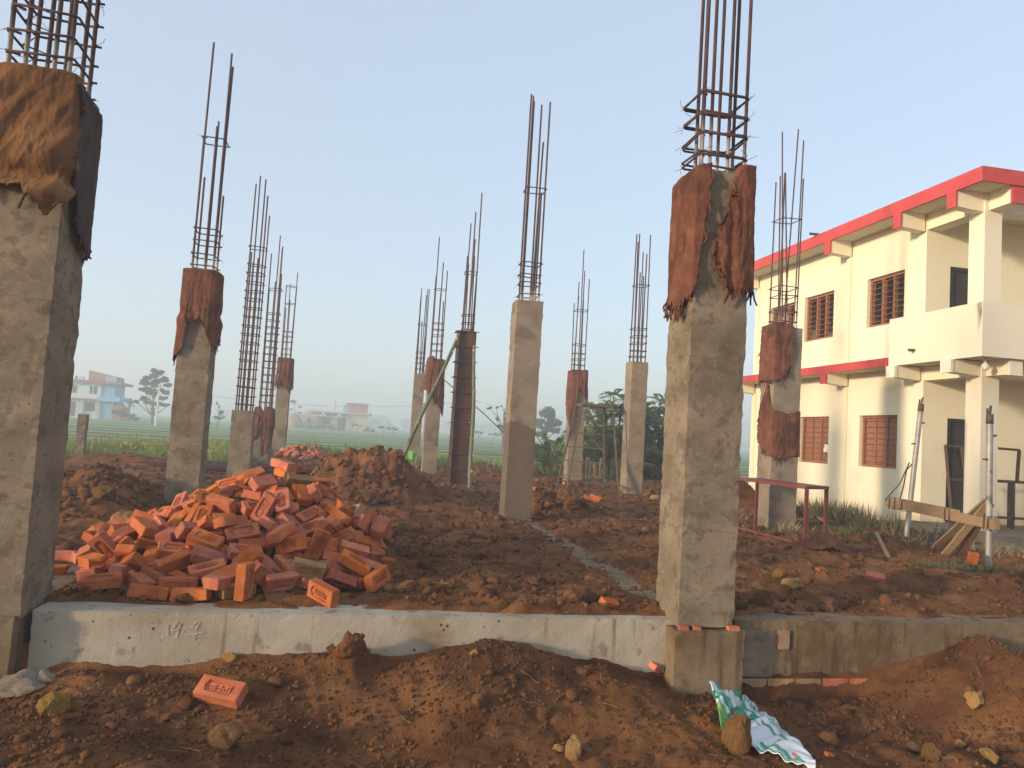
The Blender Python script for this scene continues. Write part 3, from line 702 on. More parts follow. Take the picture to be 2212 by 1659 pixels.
burlap('sacking_wrap', 'upper brown sacking rag on the column before the yellow house, slanting hem', (5.46, 5.86, 9.45, 9.81), -1.0, .62, [(-1, 2.80), (.3, 2.82), (.62, 2.78)],
       [(-1, 2.0), (-.4, 2.03), (0, 2.02), (.2, 2.05), (.5, 2.12), (.62, 2.26)], 'burlap', .022, .035, 5, 106, 90, 50, .06, G_)
burlap('sacking_wrap', 'lower brown sacking rag slung half way up the column before the yellow house', (5.46, 5.86, 9.45, 9.81), -1.0, 1.06, [(-1, 1.6), (-.45, 1.95), (-.35, 1.98), (-.1, 1.70), (0, 1.62), (.5, 1.58), (1.06, 1.63)],
       [(-1, 1.15), (-.5, 1.08), (0, .98), (.4, .96), (.8, .98), (1.06, 1.02)], 'burlap', .016, .02, 5, 107, 110, 50, 0, G_)
burlap('sacking_wrap', 'limp brown rag hung over the left row stub with the dense cage', (-2.42, -2.04, 18.1, 18.46), -.6, 1.3, [(-1, 1.30), (.2, 1.34), (.4, 1.2), (.6, 1.36), (1.3, 1.30)],
       [(-.6, .7), (0, .55), (.3, .85), (.42, .95), (.5, .25), (.75, .30), (.95, .5), (1.3, .9)], 'burlap', .02, .06, 5, 108, 80, 40, .06, G_)
burlap('sacking_wrap', 'tight brown sacking hood on the farthest column of the left row', (-2.46, -2.11, 22.2, 22.56), -1.0, 2.8, [(-1, 2.83), (2.8, 2.83)],
       [(-1, 2.1), (0, 2.05), (.4, 2.12), (.8, 1.95), (1.0, 1.85), (1.4, 2.0), (2.8, 2.1)], 'burlap', .03, .05, 5, 109, 100, 40, .07, G_)
burlap('sacking_wrap', 'loose brown rag tied on the column left of the steel formwork', (1.44, 1.78, 18.0, 18.36), -1.0, 2.0, [(-1, 2.72), (.2, 2.80), (.5, 2.70), (.9, 2.74), (2, 2.7)],
       [(-1, 2.2), (-.2, 2.0), (.2, 1.9), (.5, 1.7), (.85, 1.65), (1.0, 1.35), (1.12, 1.5), (1.4, 1.9), (2, 2.2)], 'burlap', .03, .08, 4, 110, 100, 40, .07, G_)
burlap('sacking_wrap', 'long drooping brown rags on the column behind the metal step ladder', (5.03, 5.40, 18.2, 18.56), -1.0, 2.0, [(-1, 2.75), (2, 2.78)],
       [(-1, 2.0), (-.4, 1.7), (-.05, 1.5), (.1, 1.05), (.22, 1.2), (.38, 2.2), (.6, 2.3), (.8, 2.15), (1.0, 1.95), (1.3, 2.0), (2, 2.2)], 'burlap', .03, .06, 5, 111, 110, 44, .07, G_)

# ---------------------------------------------------------------- yellow two storey house
hs = thing('yellow_house', 'two storey cream yellow house with red roof edge, corner balcony and barred brown windows', 'house', (11, 12, 0))
WX, WY0, WY1 = 8.3, 10.08, 15.26
EX = 7.86                      # line of the eave and the balcony front

def facade(name, m, x, ys, zs, holes, depth, parent):
    """wall in the plane x, openings with reveals"""
    mb = MB()
    Yc = sorted(set(ys) | {v for h in holes for v in h[:2]}); Zc = sorted(set(zs) | {v for h in holes for v in h[2:]})
    for a, b in zip(Yc[:-1], Yc[1:]):
        for c, d in zip(Zc[:-1], Zc[1:]):
            ym, zm = (a + b) / 2, (c + d) / 2
            if any(h[0] < ym < h[1] and h[2] < zm < h[3] for h in holes): continue
            mb.add([(x, b, c), (x, a, c), (x, a, d), (x, b, d)], [(0, 1, 2, 3)])
            mb.add([(x + depth, b, c), (x + depth, a, c), (x + depth, a, d), (x + depth, b, d)], [(3, 2, 1, 0)])
    for y0, y1, z0, z1 in holes:
        mb.add([(x, y0, z0), (x, y1, z0), (x + depth, y1, z0), (x + depth, y0, z0)], [(3, 2, 1, 0)])
        mb.add([(x, y0, z1), (x, y1, z1), (x + depth, y1, z1), (x + depth, y0, z1)], [(0, 1, 2, 3)])
        mb.add([(x, y0, z0), (x + depth, y0, z0), (x + depth, y0, z1), (x, y0, z1)], [(0, 3, 2, 1)])
        mb.add([(x, y1, z0), (x + depth, y1, z0), (x + depth, y1, z1), (x, y1, z1)], [(0, 1, 2, 3)])
    return mb.build(name, m, parent)

WINS = [(10.55, 11.46, 3.24, 4.08), (12.40, 13.34, 3.20, 4.07), (13.69, 14.62, 3.20, 4.06), (10.63, 11.56, .89, 1.75), (12.43, 13.36, .88, 1.745)]
facade('wall', M['cream'], WX, [WY0, 11.2, 12.0, 13.0, 14.2, WY1], [-.3, .5, 1.2, 2.0, 2.7, 3.4, 4.2, 4.84], WINS, .16, hs)
# side walls with door openings, facing the camera
def facade_y(name, m, y, xs, zs, holes, depth, parent):
    mb = MB()
    Xc = sorted(set(xs) | {v for h in holes for v in h[:2]}); Zc = sorted(set(zs) | {v for h in holes for v in h[2:]})
    for a, b in zip(Xc[:-1], Xc[1:]):
        for c, d in zip(Zc[:-1], Zc[1:]):
            xm, zm = (a + b) / 2, (c + d) / 2
            if any(h[0] < xm < h[1] and h[2] < zm < h[3] for h in holes): continue
            mb.add([(a, y, c), (b, y, c), (b, y, d), (a, y, d)], [(0, 1, 2, 3)])
    for x0, x1, z0, z1 in holes:
        mb.add([(x0, y, z0), (x0, y + depth, z0), (x0, y + depth, z1), (x0, y, z1)], [(0, 1, 2, 3)])
        mb.add([(x1, y, z0), (x1, y + depth, z0), (x1, y + depth, z1), (x1, y, z1)], [(3, 2, 1, 0)])
        mb.add([(x0, y, z1), (x1, y, z1), (x1, y + depth, z1), (x0, y + depth, z1)], [(0, 1, 2, 3)])
    return mb.build(name, m, parent)
facade_y('wall', M['cream'], WY0, [WX + .001, 9, 10.2, 14], [.1, 1.0, 2.0, 2.5, 3.4, 4.2, 4.84], [(8.735, 9.10, .14, 1.72), (8.725, 9.10, 2.62, 4.07)], .12, hs)
MB().box(WX + .17, 14.0, WY1 - .16, WY1, -.3, 4.84).build('wall', M['cream'], hs)
MB().box(14.0, 14.16, 6.0, WY1, -.3, 4.84).build('wall', M['cream'], hs)
# inside floors and partition keep the rooms dark
MB().box(WX + .17, 13.98, WY0 + .13, WY1 - .17, 2.36, 2.46).build('floor_slab', M['soffit'], hs)
MB().box(WX + .17, 13.98, WY0 + .13, WY1 - .17, .0, .1).build('floor_slab', M['soffit'], hs)
for y in (11.97,):
    MB().box(WX + .17, 13.98, y, y + .1, .1, 4.82).build('partition', M['cream_pale'], hs)
# pilasters (thin, proud)
for y in (11.89, 15.05):
    MB().box(WX - .03, WX + .0, y, y + .13, -.2, 2.265).build('pilaster', M['cream'], hs)
    MB().box(WX - .03, WX + .0, y, y + .13, 2.62, 4.575).build('pilaster', M['cream'], hs)
# roof slab with red fascia
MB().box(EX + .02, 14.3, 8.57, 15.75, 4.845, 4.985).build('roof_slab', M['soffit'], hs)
fb = MB(); R = random.Random(4)
fb.box(EX - .02, EX + .019, 8.53, 15.8, 4.82, 5.02); fb.box(EX + .02, 14.3, 8.53, 8.569, 4.822, 5.022)
fb.build('fascia', M['red_paint'], hs)
mbp = MB(); mbp.box(EX + .019, 14.3, 8.569, 15.75, 4.986, 5.01); mbp.build('roof_top', M['soffit'], hs)
# parapet piece of roof further right
MB().bar((9.6, 9.6, 5.15), (12.5, 9.3, 5.45), .5, .06).build('roof_sheet', M['soffit'], hs)
# brackets: cream arms with red ends (upper), plain ends on the balcony (lower)
def bracket(y, z0, z1, red, w=.15, taper=.03):
    x0, x1 = EX, WX - .031 if y not in (8.99,) else WX
    vs = [(x0, y, z0 + taper), (x0, y + w, z0 + taper), (x0, y, z1), (x0, y + w, z1), (x1, y, z0), (x1, y + w, z0), (x1, y, z1), (x1, y + w, z1)]
    o = MB().add(vs, [(0, 2, 3, 1), (0, 1, 5, 4), (0, 4, 6, 2), (1, 3, 7, 5), (2, 6, 7, 3), (4, 5, 7, 6)]).build('bracket', M['cream'], hs)
    if red:
        MB().box(x0 - .025, x0 - .001, y - .01, y + w + .01, z0 + taper - .01, z1 - .02 if z1 < 4 else z1 - .022).build('bracket_end', M['red_paint'], hs if False else o)
    elif red is False:
        mb = MB(); mb.box(x0 - .05, x0 - .001, y - .012, y + w + .012, z0 + taper - .012, z1 - .004); mb.build('bracket_end', M['cream_pale'], o)
for y in (8.99, 10.09, 11.88, 15.10): bracket(y, 4.575, 4.844, True)
for y in (11.88, 15.10): bracket(y, 2.265, 2.478, True)
for y in (8.99, 10.11): bracket(y, 2.262, 2.464, False, .17)
# arm on the other side of the corner pillar, both floors
for z0, z1, m in ((4.60, 4.844, 'red_paint'), (2.265, 2.478, 'cream_pale')):
    o = MB().box(8.36, 8.54, 8.60, 8.965, z0, z1).build('bracket', M['cream'], hs)
    MB().box(8.35, 8.55, 8.56, 8.599, z0 - .01, z1 - .024).build('bracket_end', M[m], o)
# lintel beams over the veranda
for z0, z1 in ((4.60, 4.843), (2.265, 2.477)):
    MB().box(WX + .004, WX + .24, 9.255, WY0 - .002, z0, z1).build('lintel_beam', M['cream'], hs)
    MB().box(8.585, 14.0, 8.98, 9.2, z0, z1).build('lintel_beam', M['cream'], hs)
# corner pillar
MB().box(WX, 8.58, 8.97, 9.25, .145, 2.478).build('pillar', M['cream_pale'], hs)
MB().box(WX, 8.58, 8.97, 9.25, 2.56, 4.844).build('pillar', M['cream_pale'], hs)
# chajja band
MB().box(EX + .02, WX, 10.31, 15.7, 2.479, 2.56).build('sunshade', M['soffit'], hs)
MB().box(EX - .015, EX + .019, 10.31, 15.72, 2.465, 2.60).build('sunshade_fascia', M['red_paint'], hs)
# balcony
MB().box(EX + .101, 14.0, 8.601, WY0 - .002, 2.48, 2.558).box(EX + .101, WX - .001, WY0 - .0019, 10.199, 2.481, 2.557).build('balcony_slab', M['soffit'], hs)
pw = MB()
pw.box(EX, EX + .10, 8.50, 10.30, 2.465, 3.19)
pw.box(EX + .1001, 14.0, 8.50, 8.60, 2.466, 3.189)
pw.box(EX + .1001, WX, 10.20, 10.299, 2.467, 3.188)
pw.build('balcony_parapet', M['cream_pale'], hs)
# mould run at the balcony corner
M['mould'] = mat('mould', [(.16, .14, .11), (.30, .27, .21), (.62, .57, .45)], 9, .95, .2, 60, .1, stretch=(3, 3, 1))
st = MB(); R = random.Random(8)
for k in range(22):
    y = 8.51 + abs(R.gauss(0, .04)); l = R.uniform(.06, .5); w = R.uniform(.006, .02)
    st.add([(EX - .002 - k * 5e-5, y, 3.185), (EX - .002 - k * 5e-5, y + w, 3.185), (EX - .002 - k * 5e-5, y + w * .5, 3.185 - l)], [(0, 1, 2)])
st.build('mould_stain', M['mould'], hs)
# veranda floor, step, apron
MB().box(7.95, 14.0, 8.45, WY0 + .1, -.3, .142).build('veranda_floor', M['concrete_new'], hs)
MB().box(7.55, 14.0, 8.05, 8.449, -.3, .03).build('step', M['concrete_new'], hs)
MB().box(7.75, WX, 10.19, 15.3, -.3, .045).build('apron', M['concrete_new'], hs)
# doors in the side wall
for z0, z1 in ((.142, 1.72), (2.56, 4.07)):
    d = MB().box(8.80, 9.10, WY0 + .06, WY0 + .1, z0, z1 - .05).build('door', M['dark'], hs)
    fr = MB(); fr.box(8.735, 8.80, WY0 + .02, WY0 + .11, z0, z1); fr.box(8.801, 9.10, WY0 + .02, WY0 + .11, z1 - .05, z1)
    fr.build('door_frame', M['dark'], d)
# windows: frame, shutters, bars
def window(y0, y1, z0, z1, open_shutters, seed):
    R = random.Random(seed)
    x = WX + .06
    w = MB()
    t = .045
    w.box(x, x + .07, y0, y0 + t, z0, z1); w.box(x, x + .07, y1 - t, y1, z0, z1)
    w.box(x, x + .07, y0 + t + .001, y1 - t - .001, z1 - t, z1 - .001); w.box(x, x + .07, y0 + t + .001, y1 - t - .001, z0 + .001, z0 + t)
    n = 3
    span = (y1 - y0 - 2 * t) / n
    for k in range(1, n):
        ym = y0 + t + span * k
        w.box(x + .002, x + .068, ym - .02, ym + .02, z0 + t + .001, z1 - t - .001)
    win = w.build('window', M['wood_red'], hs)
    for k in range(8):
        zb = z0 + t + (z1 - z0 - 2 * t) * (k + .5) / 8
        MB().tube([(x - .012, y0 + .01, zb), (x - .012, y1 - .01, zb)], .0055, 5).build('window_bar', M['wood_red'], win)
    for k in range(n):
        ya, yb = y0 + t + span * k + .022, y0 + t + span * (k + 1) - .022
        if not open_shutters:
            s = MB(); s.box(x + .03, x + .055, ya, yb, z0 + t + .004, z1 - t - .004)
            for zc in (.26, .74):
                zz = z0 + (z1 - z0) * zc
                s.box(x + .022, x + .029, ya + .03, yb - .03, zz - .16, zz + .16)
            s.build('shutter', M['wood_red'], win)
        else:
            # leaf swung inwards
            ang = 1.15 if k != 1 else .55
            mid = Vector((x + .05, ya, 0)); e = mid + Vector((math.sin(ang), math.cos(ang), 0)) * (yb - ya)
            s = MB().bar((mid.x, mid.y, (z0 + z1) / 2), (e.x, e.y, (z0 + z1) / 2), .025, z1 - z0 - 2 * t - .02)
            s.build('shutter', M['wood_red'], win)
for i, h in enumerate(WINS): window(*h, i < 3, i)
# drain spouts, bulb, white rag on the sill bars
MB().tube([(EX - .10, 9.74, 2.655), (EX + .02, 9.74, 2.66)], .022, 8).build('drain_spout', M['metal_brown'], hs)
MB().tube([(EX - .16, 12.30, 5.03), (EX + .05, 12.30, 5.035)], .024, 8).build('drain_spout', M['metal_brown'], hs)
bl = MB().tube([(8.12, 8.72, 2.478), (8.12, 8.72, 2.44), (8.12, 8.72, 2.41), (8.12, 8.72, 2.385), (8.12, 8.72, 2.35), (8.12, 8.72, 2.32), (8.12, 8.72, 2.30)], [.03, .02, .02, .045, .052, .036, .01], 10)
bl.build('light_bulb', M['white'], hs, smooth=True)
rg = MB()
P = np.zeros((9, 7, 3))
for i in range(9):
    for j in range(7):
        P[i, j] = (WX + .03 + .012 * math.sin(i * 1.7 + j), 12.47 + .016 * i + .004 * math.sin(j * 2), 1.235 - .024 * j - .012 * math.sin(i * .9 + 1))
rg.grid(P)
tag(rg.build('white_rag', M['white'], None), 'small white rag hung on the bars of the left ground floor window', 'rag')

# ---------------------------------------------------------------- placing helper: photo point -> point on the ground
_CM = np.array(cam.matrix_world)
def at(px, py, lift=0.0):
    """point of the ground seen at (px, py) of the 2212 x 1659 view"""
    d = _CM[:3, :3] @ np.array([(px - 1106) / 1636.3, -(py - 829.5) / 1636.3, -1.0])
    t = np.concatenate([np.arange(2.2, 14, .01), np.arange(14, 60, .05)])
    P = _CM[:3, 3][None] + d[None] * t[:, None]
    b = np.where(P[:, 2] < Hg(P[:, 0], P[:, 1]))[0]
    p = P[b[0]] if len(b) else P[-1]
    return Vector((p[0], p[1], H(p[0], p[1]) + lift))

# ---------------------------------------------------------------- bricks
BL, BW, BH = .21, .103, .064
def brick_mesh(seed, frog=True, broken=0.0):
    R = random.Random(seed)
    bm = bmesh.new()
    L_, W_, T_ = BL / 2, BW / 2, BH / 2
    if frog:
        out = [(-L_, -W_), (L_, -W_), (L_, W_), (-L_, W_)]
        fx, fy = .075, .031
        hexa = [(-fx * .82, -fy), (fx * .82, -fy), (fx, 0), (fx * .82, fy), (-fx * .82, fy), (-fx, 0)]
        vb = [bm.verts.new((x, y, -T_)) for x, y in out]; vt = [bm.verts.new((x, y, T_)) for x, y in out]
        vh = [bm.verts.new((x, y, T_)) for x, y in hexa]; vf = [bm.verts.new((x * .95, y * .9, T_ - .011)) for x, y in hexa]
        bm.faces.new(vb[::-1])
        for i in range(4): bm.faces.new((vb[i], vb[(i + 1) % 4], vt[(i + 1) % 4], vt[i]))
        bm.faces.new((vt[0], vt[1], vh[1], vh[0])); bm.faces.new((vt[1], vh[2], vh[1])); bm.faces.new((vt[1], vt[2], vh[2])); bm.faces.new((vt[2], vh[3], vh[2]))
        bm.faces.new((vt[2], vt[3], vh[4], vh[3])); bm.faces.new((vt[3], vh[5], vh[4])); bm.faces.new((vt[3], vt[0], vh[5])); bm.faces.new((vt[0], vh[0], vh[5]))
        for i in range(6): bm.faces.new((vh[i], vh[(i + 1) % 6], vf[(i + 1) % 6], vf[i]))
        bm.faces.new(vf)
    else:
        bmesh.ops.create_cube(bm, size=1.0, matrix=Matrix.Diagonal((BL, BW, BH, 1)))
    ed = [e for e in bm.edges if all(max(abs(abs(v.co.x) - L_), abs(abs(v.co.y) - W_)) < 1e-5 or abs(abs(v.co.x) - L_) < 1e-5 or abs(abs(v.co.y) - W_) < 1e-5 for v in e.verts)
          and sum((abs(abs(e.verts[0].co.x) - L_) < 1e-5 and abs(e.verts[0].co.x - e.verts[1].co.x) < 1e-5, abs(abs(e.verts[0].co.y) - W_) < 1e-5 and abs(e.verts[0].co.y - e.verts[1].co.y) < 1e-5,
                   abs(abs(e.verts[0].co.z) - T_) < 1e-5 and abs(e.verts[0].co.z - e.verts[1].co.z) < 1e-5)) == 2]
    bmesh.ops.bevel(bm, geom=ed, offset=.006, segments=2, affect='EDGES', profile=.6)
    if not frog:
        bmesh.ops.subdivide_edges(bm, edges=[e for e in bm.edges if e.calc_length() > .05], cuts=3, use_grid_fill=True)
    if broken:
        for v in bm.verts:
            lim = L_ * (1 - broken) + .018 * math.sin(v.co.y * 60 + seed) + .012 * math.sin(v.co.z * 90)
            if v.co.x > lim: v.co.x = lim + (v.co.x - lim) * .12
    for v in bm.verts:
        n = Vector((math.sin(v.co.y * 70 + v.co.z * 50 + seed * 2.1), math.sin(v.co.x * 45 + v.co.z * 60 + seed * 1.3), math.sin(v.co.x * 38 + v.co.y * 66 + seed)))
        v.co += n * .0016 + Vector((R.uniform(-1, 1), R.uniform(-1, 1), R.uniform(-1, 1))) * .0012
    me = bpy.data.meshes.new('brick'); bm.to_mesh(me); bm.free()
    me.materials.append(M['brick'])
    return me

FROG = [brick_mesh(i, True) for i in range(3)]
PLAIN = [brick_mesh(10 + i, False) for i in range(4)] + [brick_mesh(20, False, .55), brick_mesh(21, False, .85)]
LETTER = text_mesh('\u091c\u0928\u0924\u093e', .050, .0035, .0009)
LETTER.transform(Matrix.Translation((0, 0, BH / 2 - .0085)))
LETTER.materials.append(M['brick'])
STAMPED_DUST = FROG[0].copy(); STAMPED_DUST.materials.clear(); STAMPED_DUST.materials.append(M['brick_dusty'])

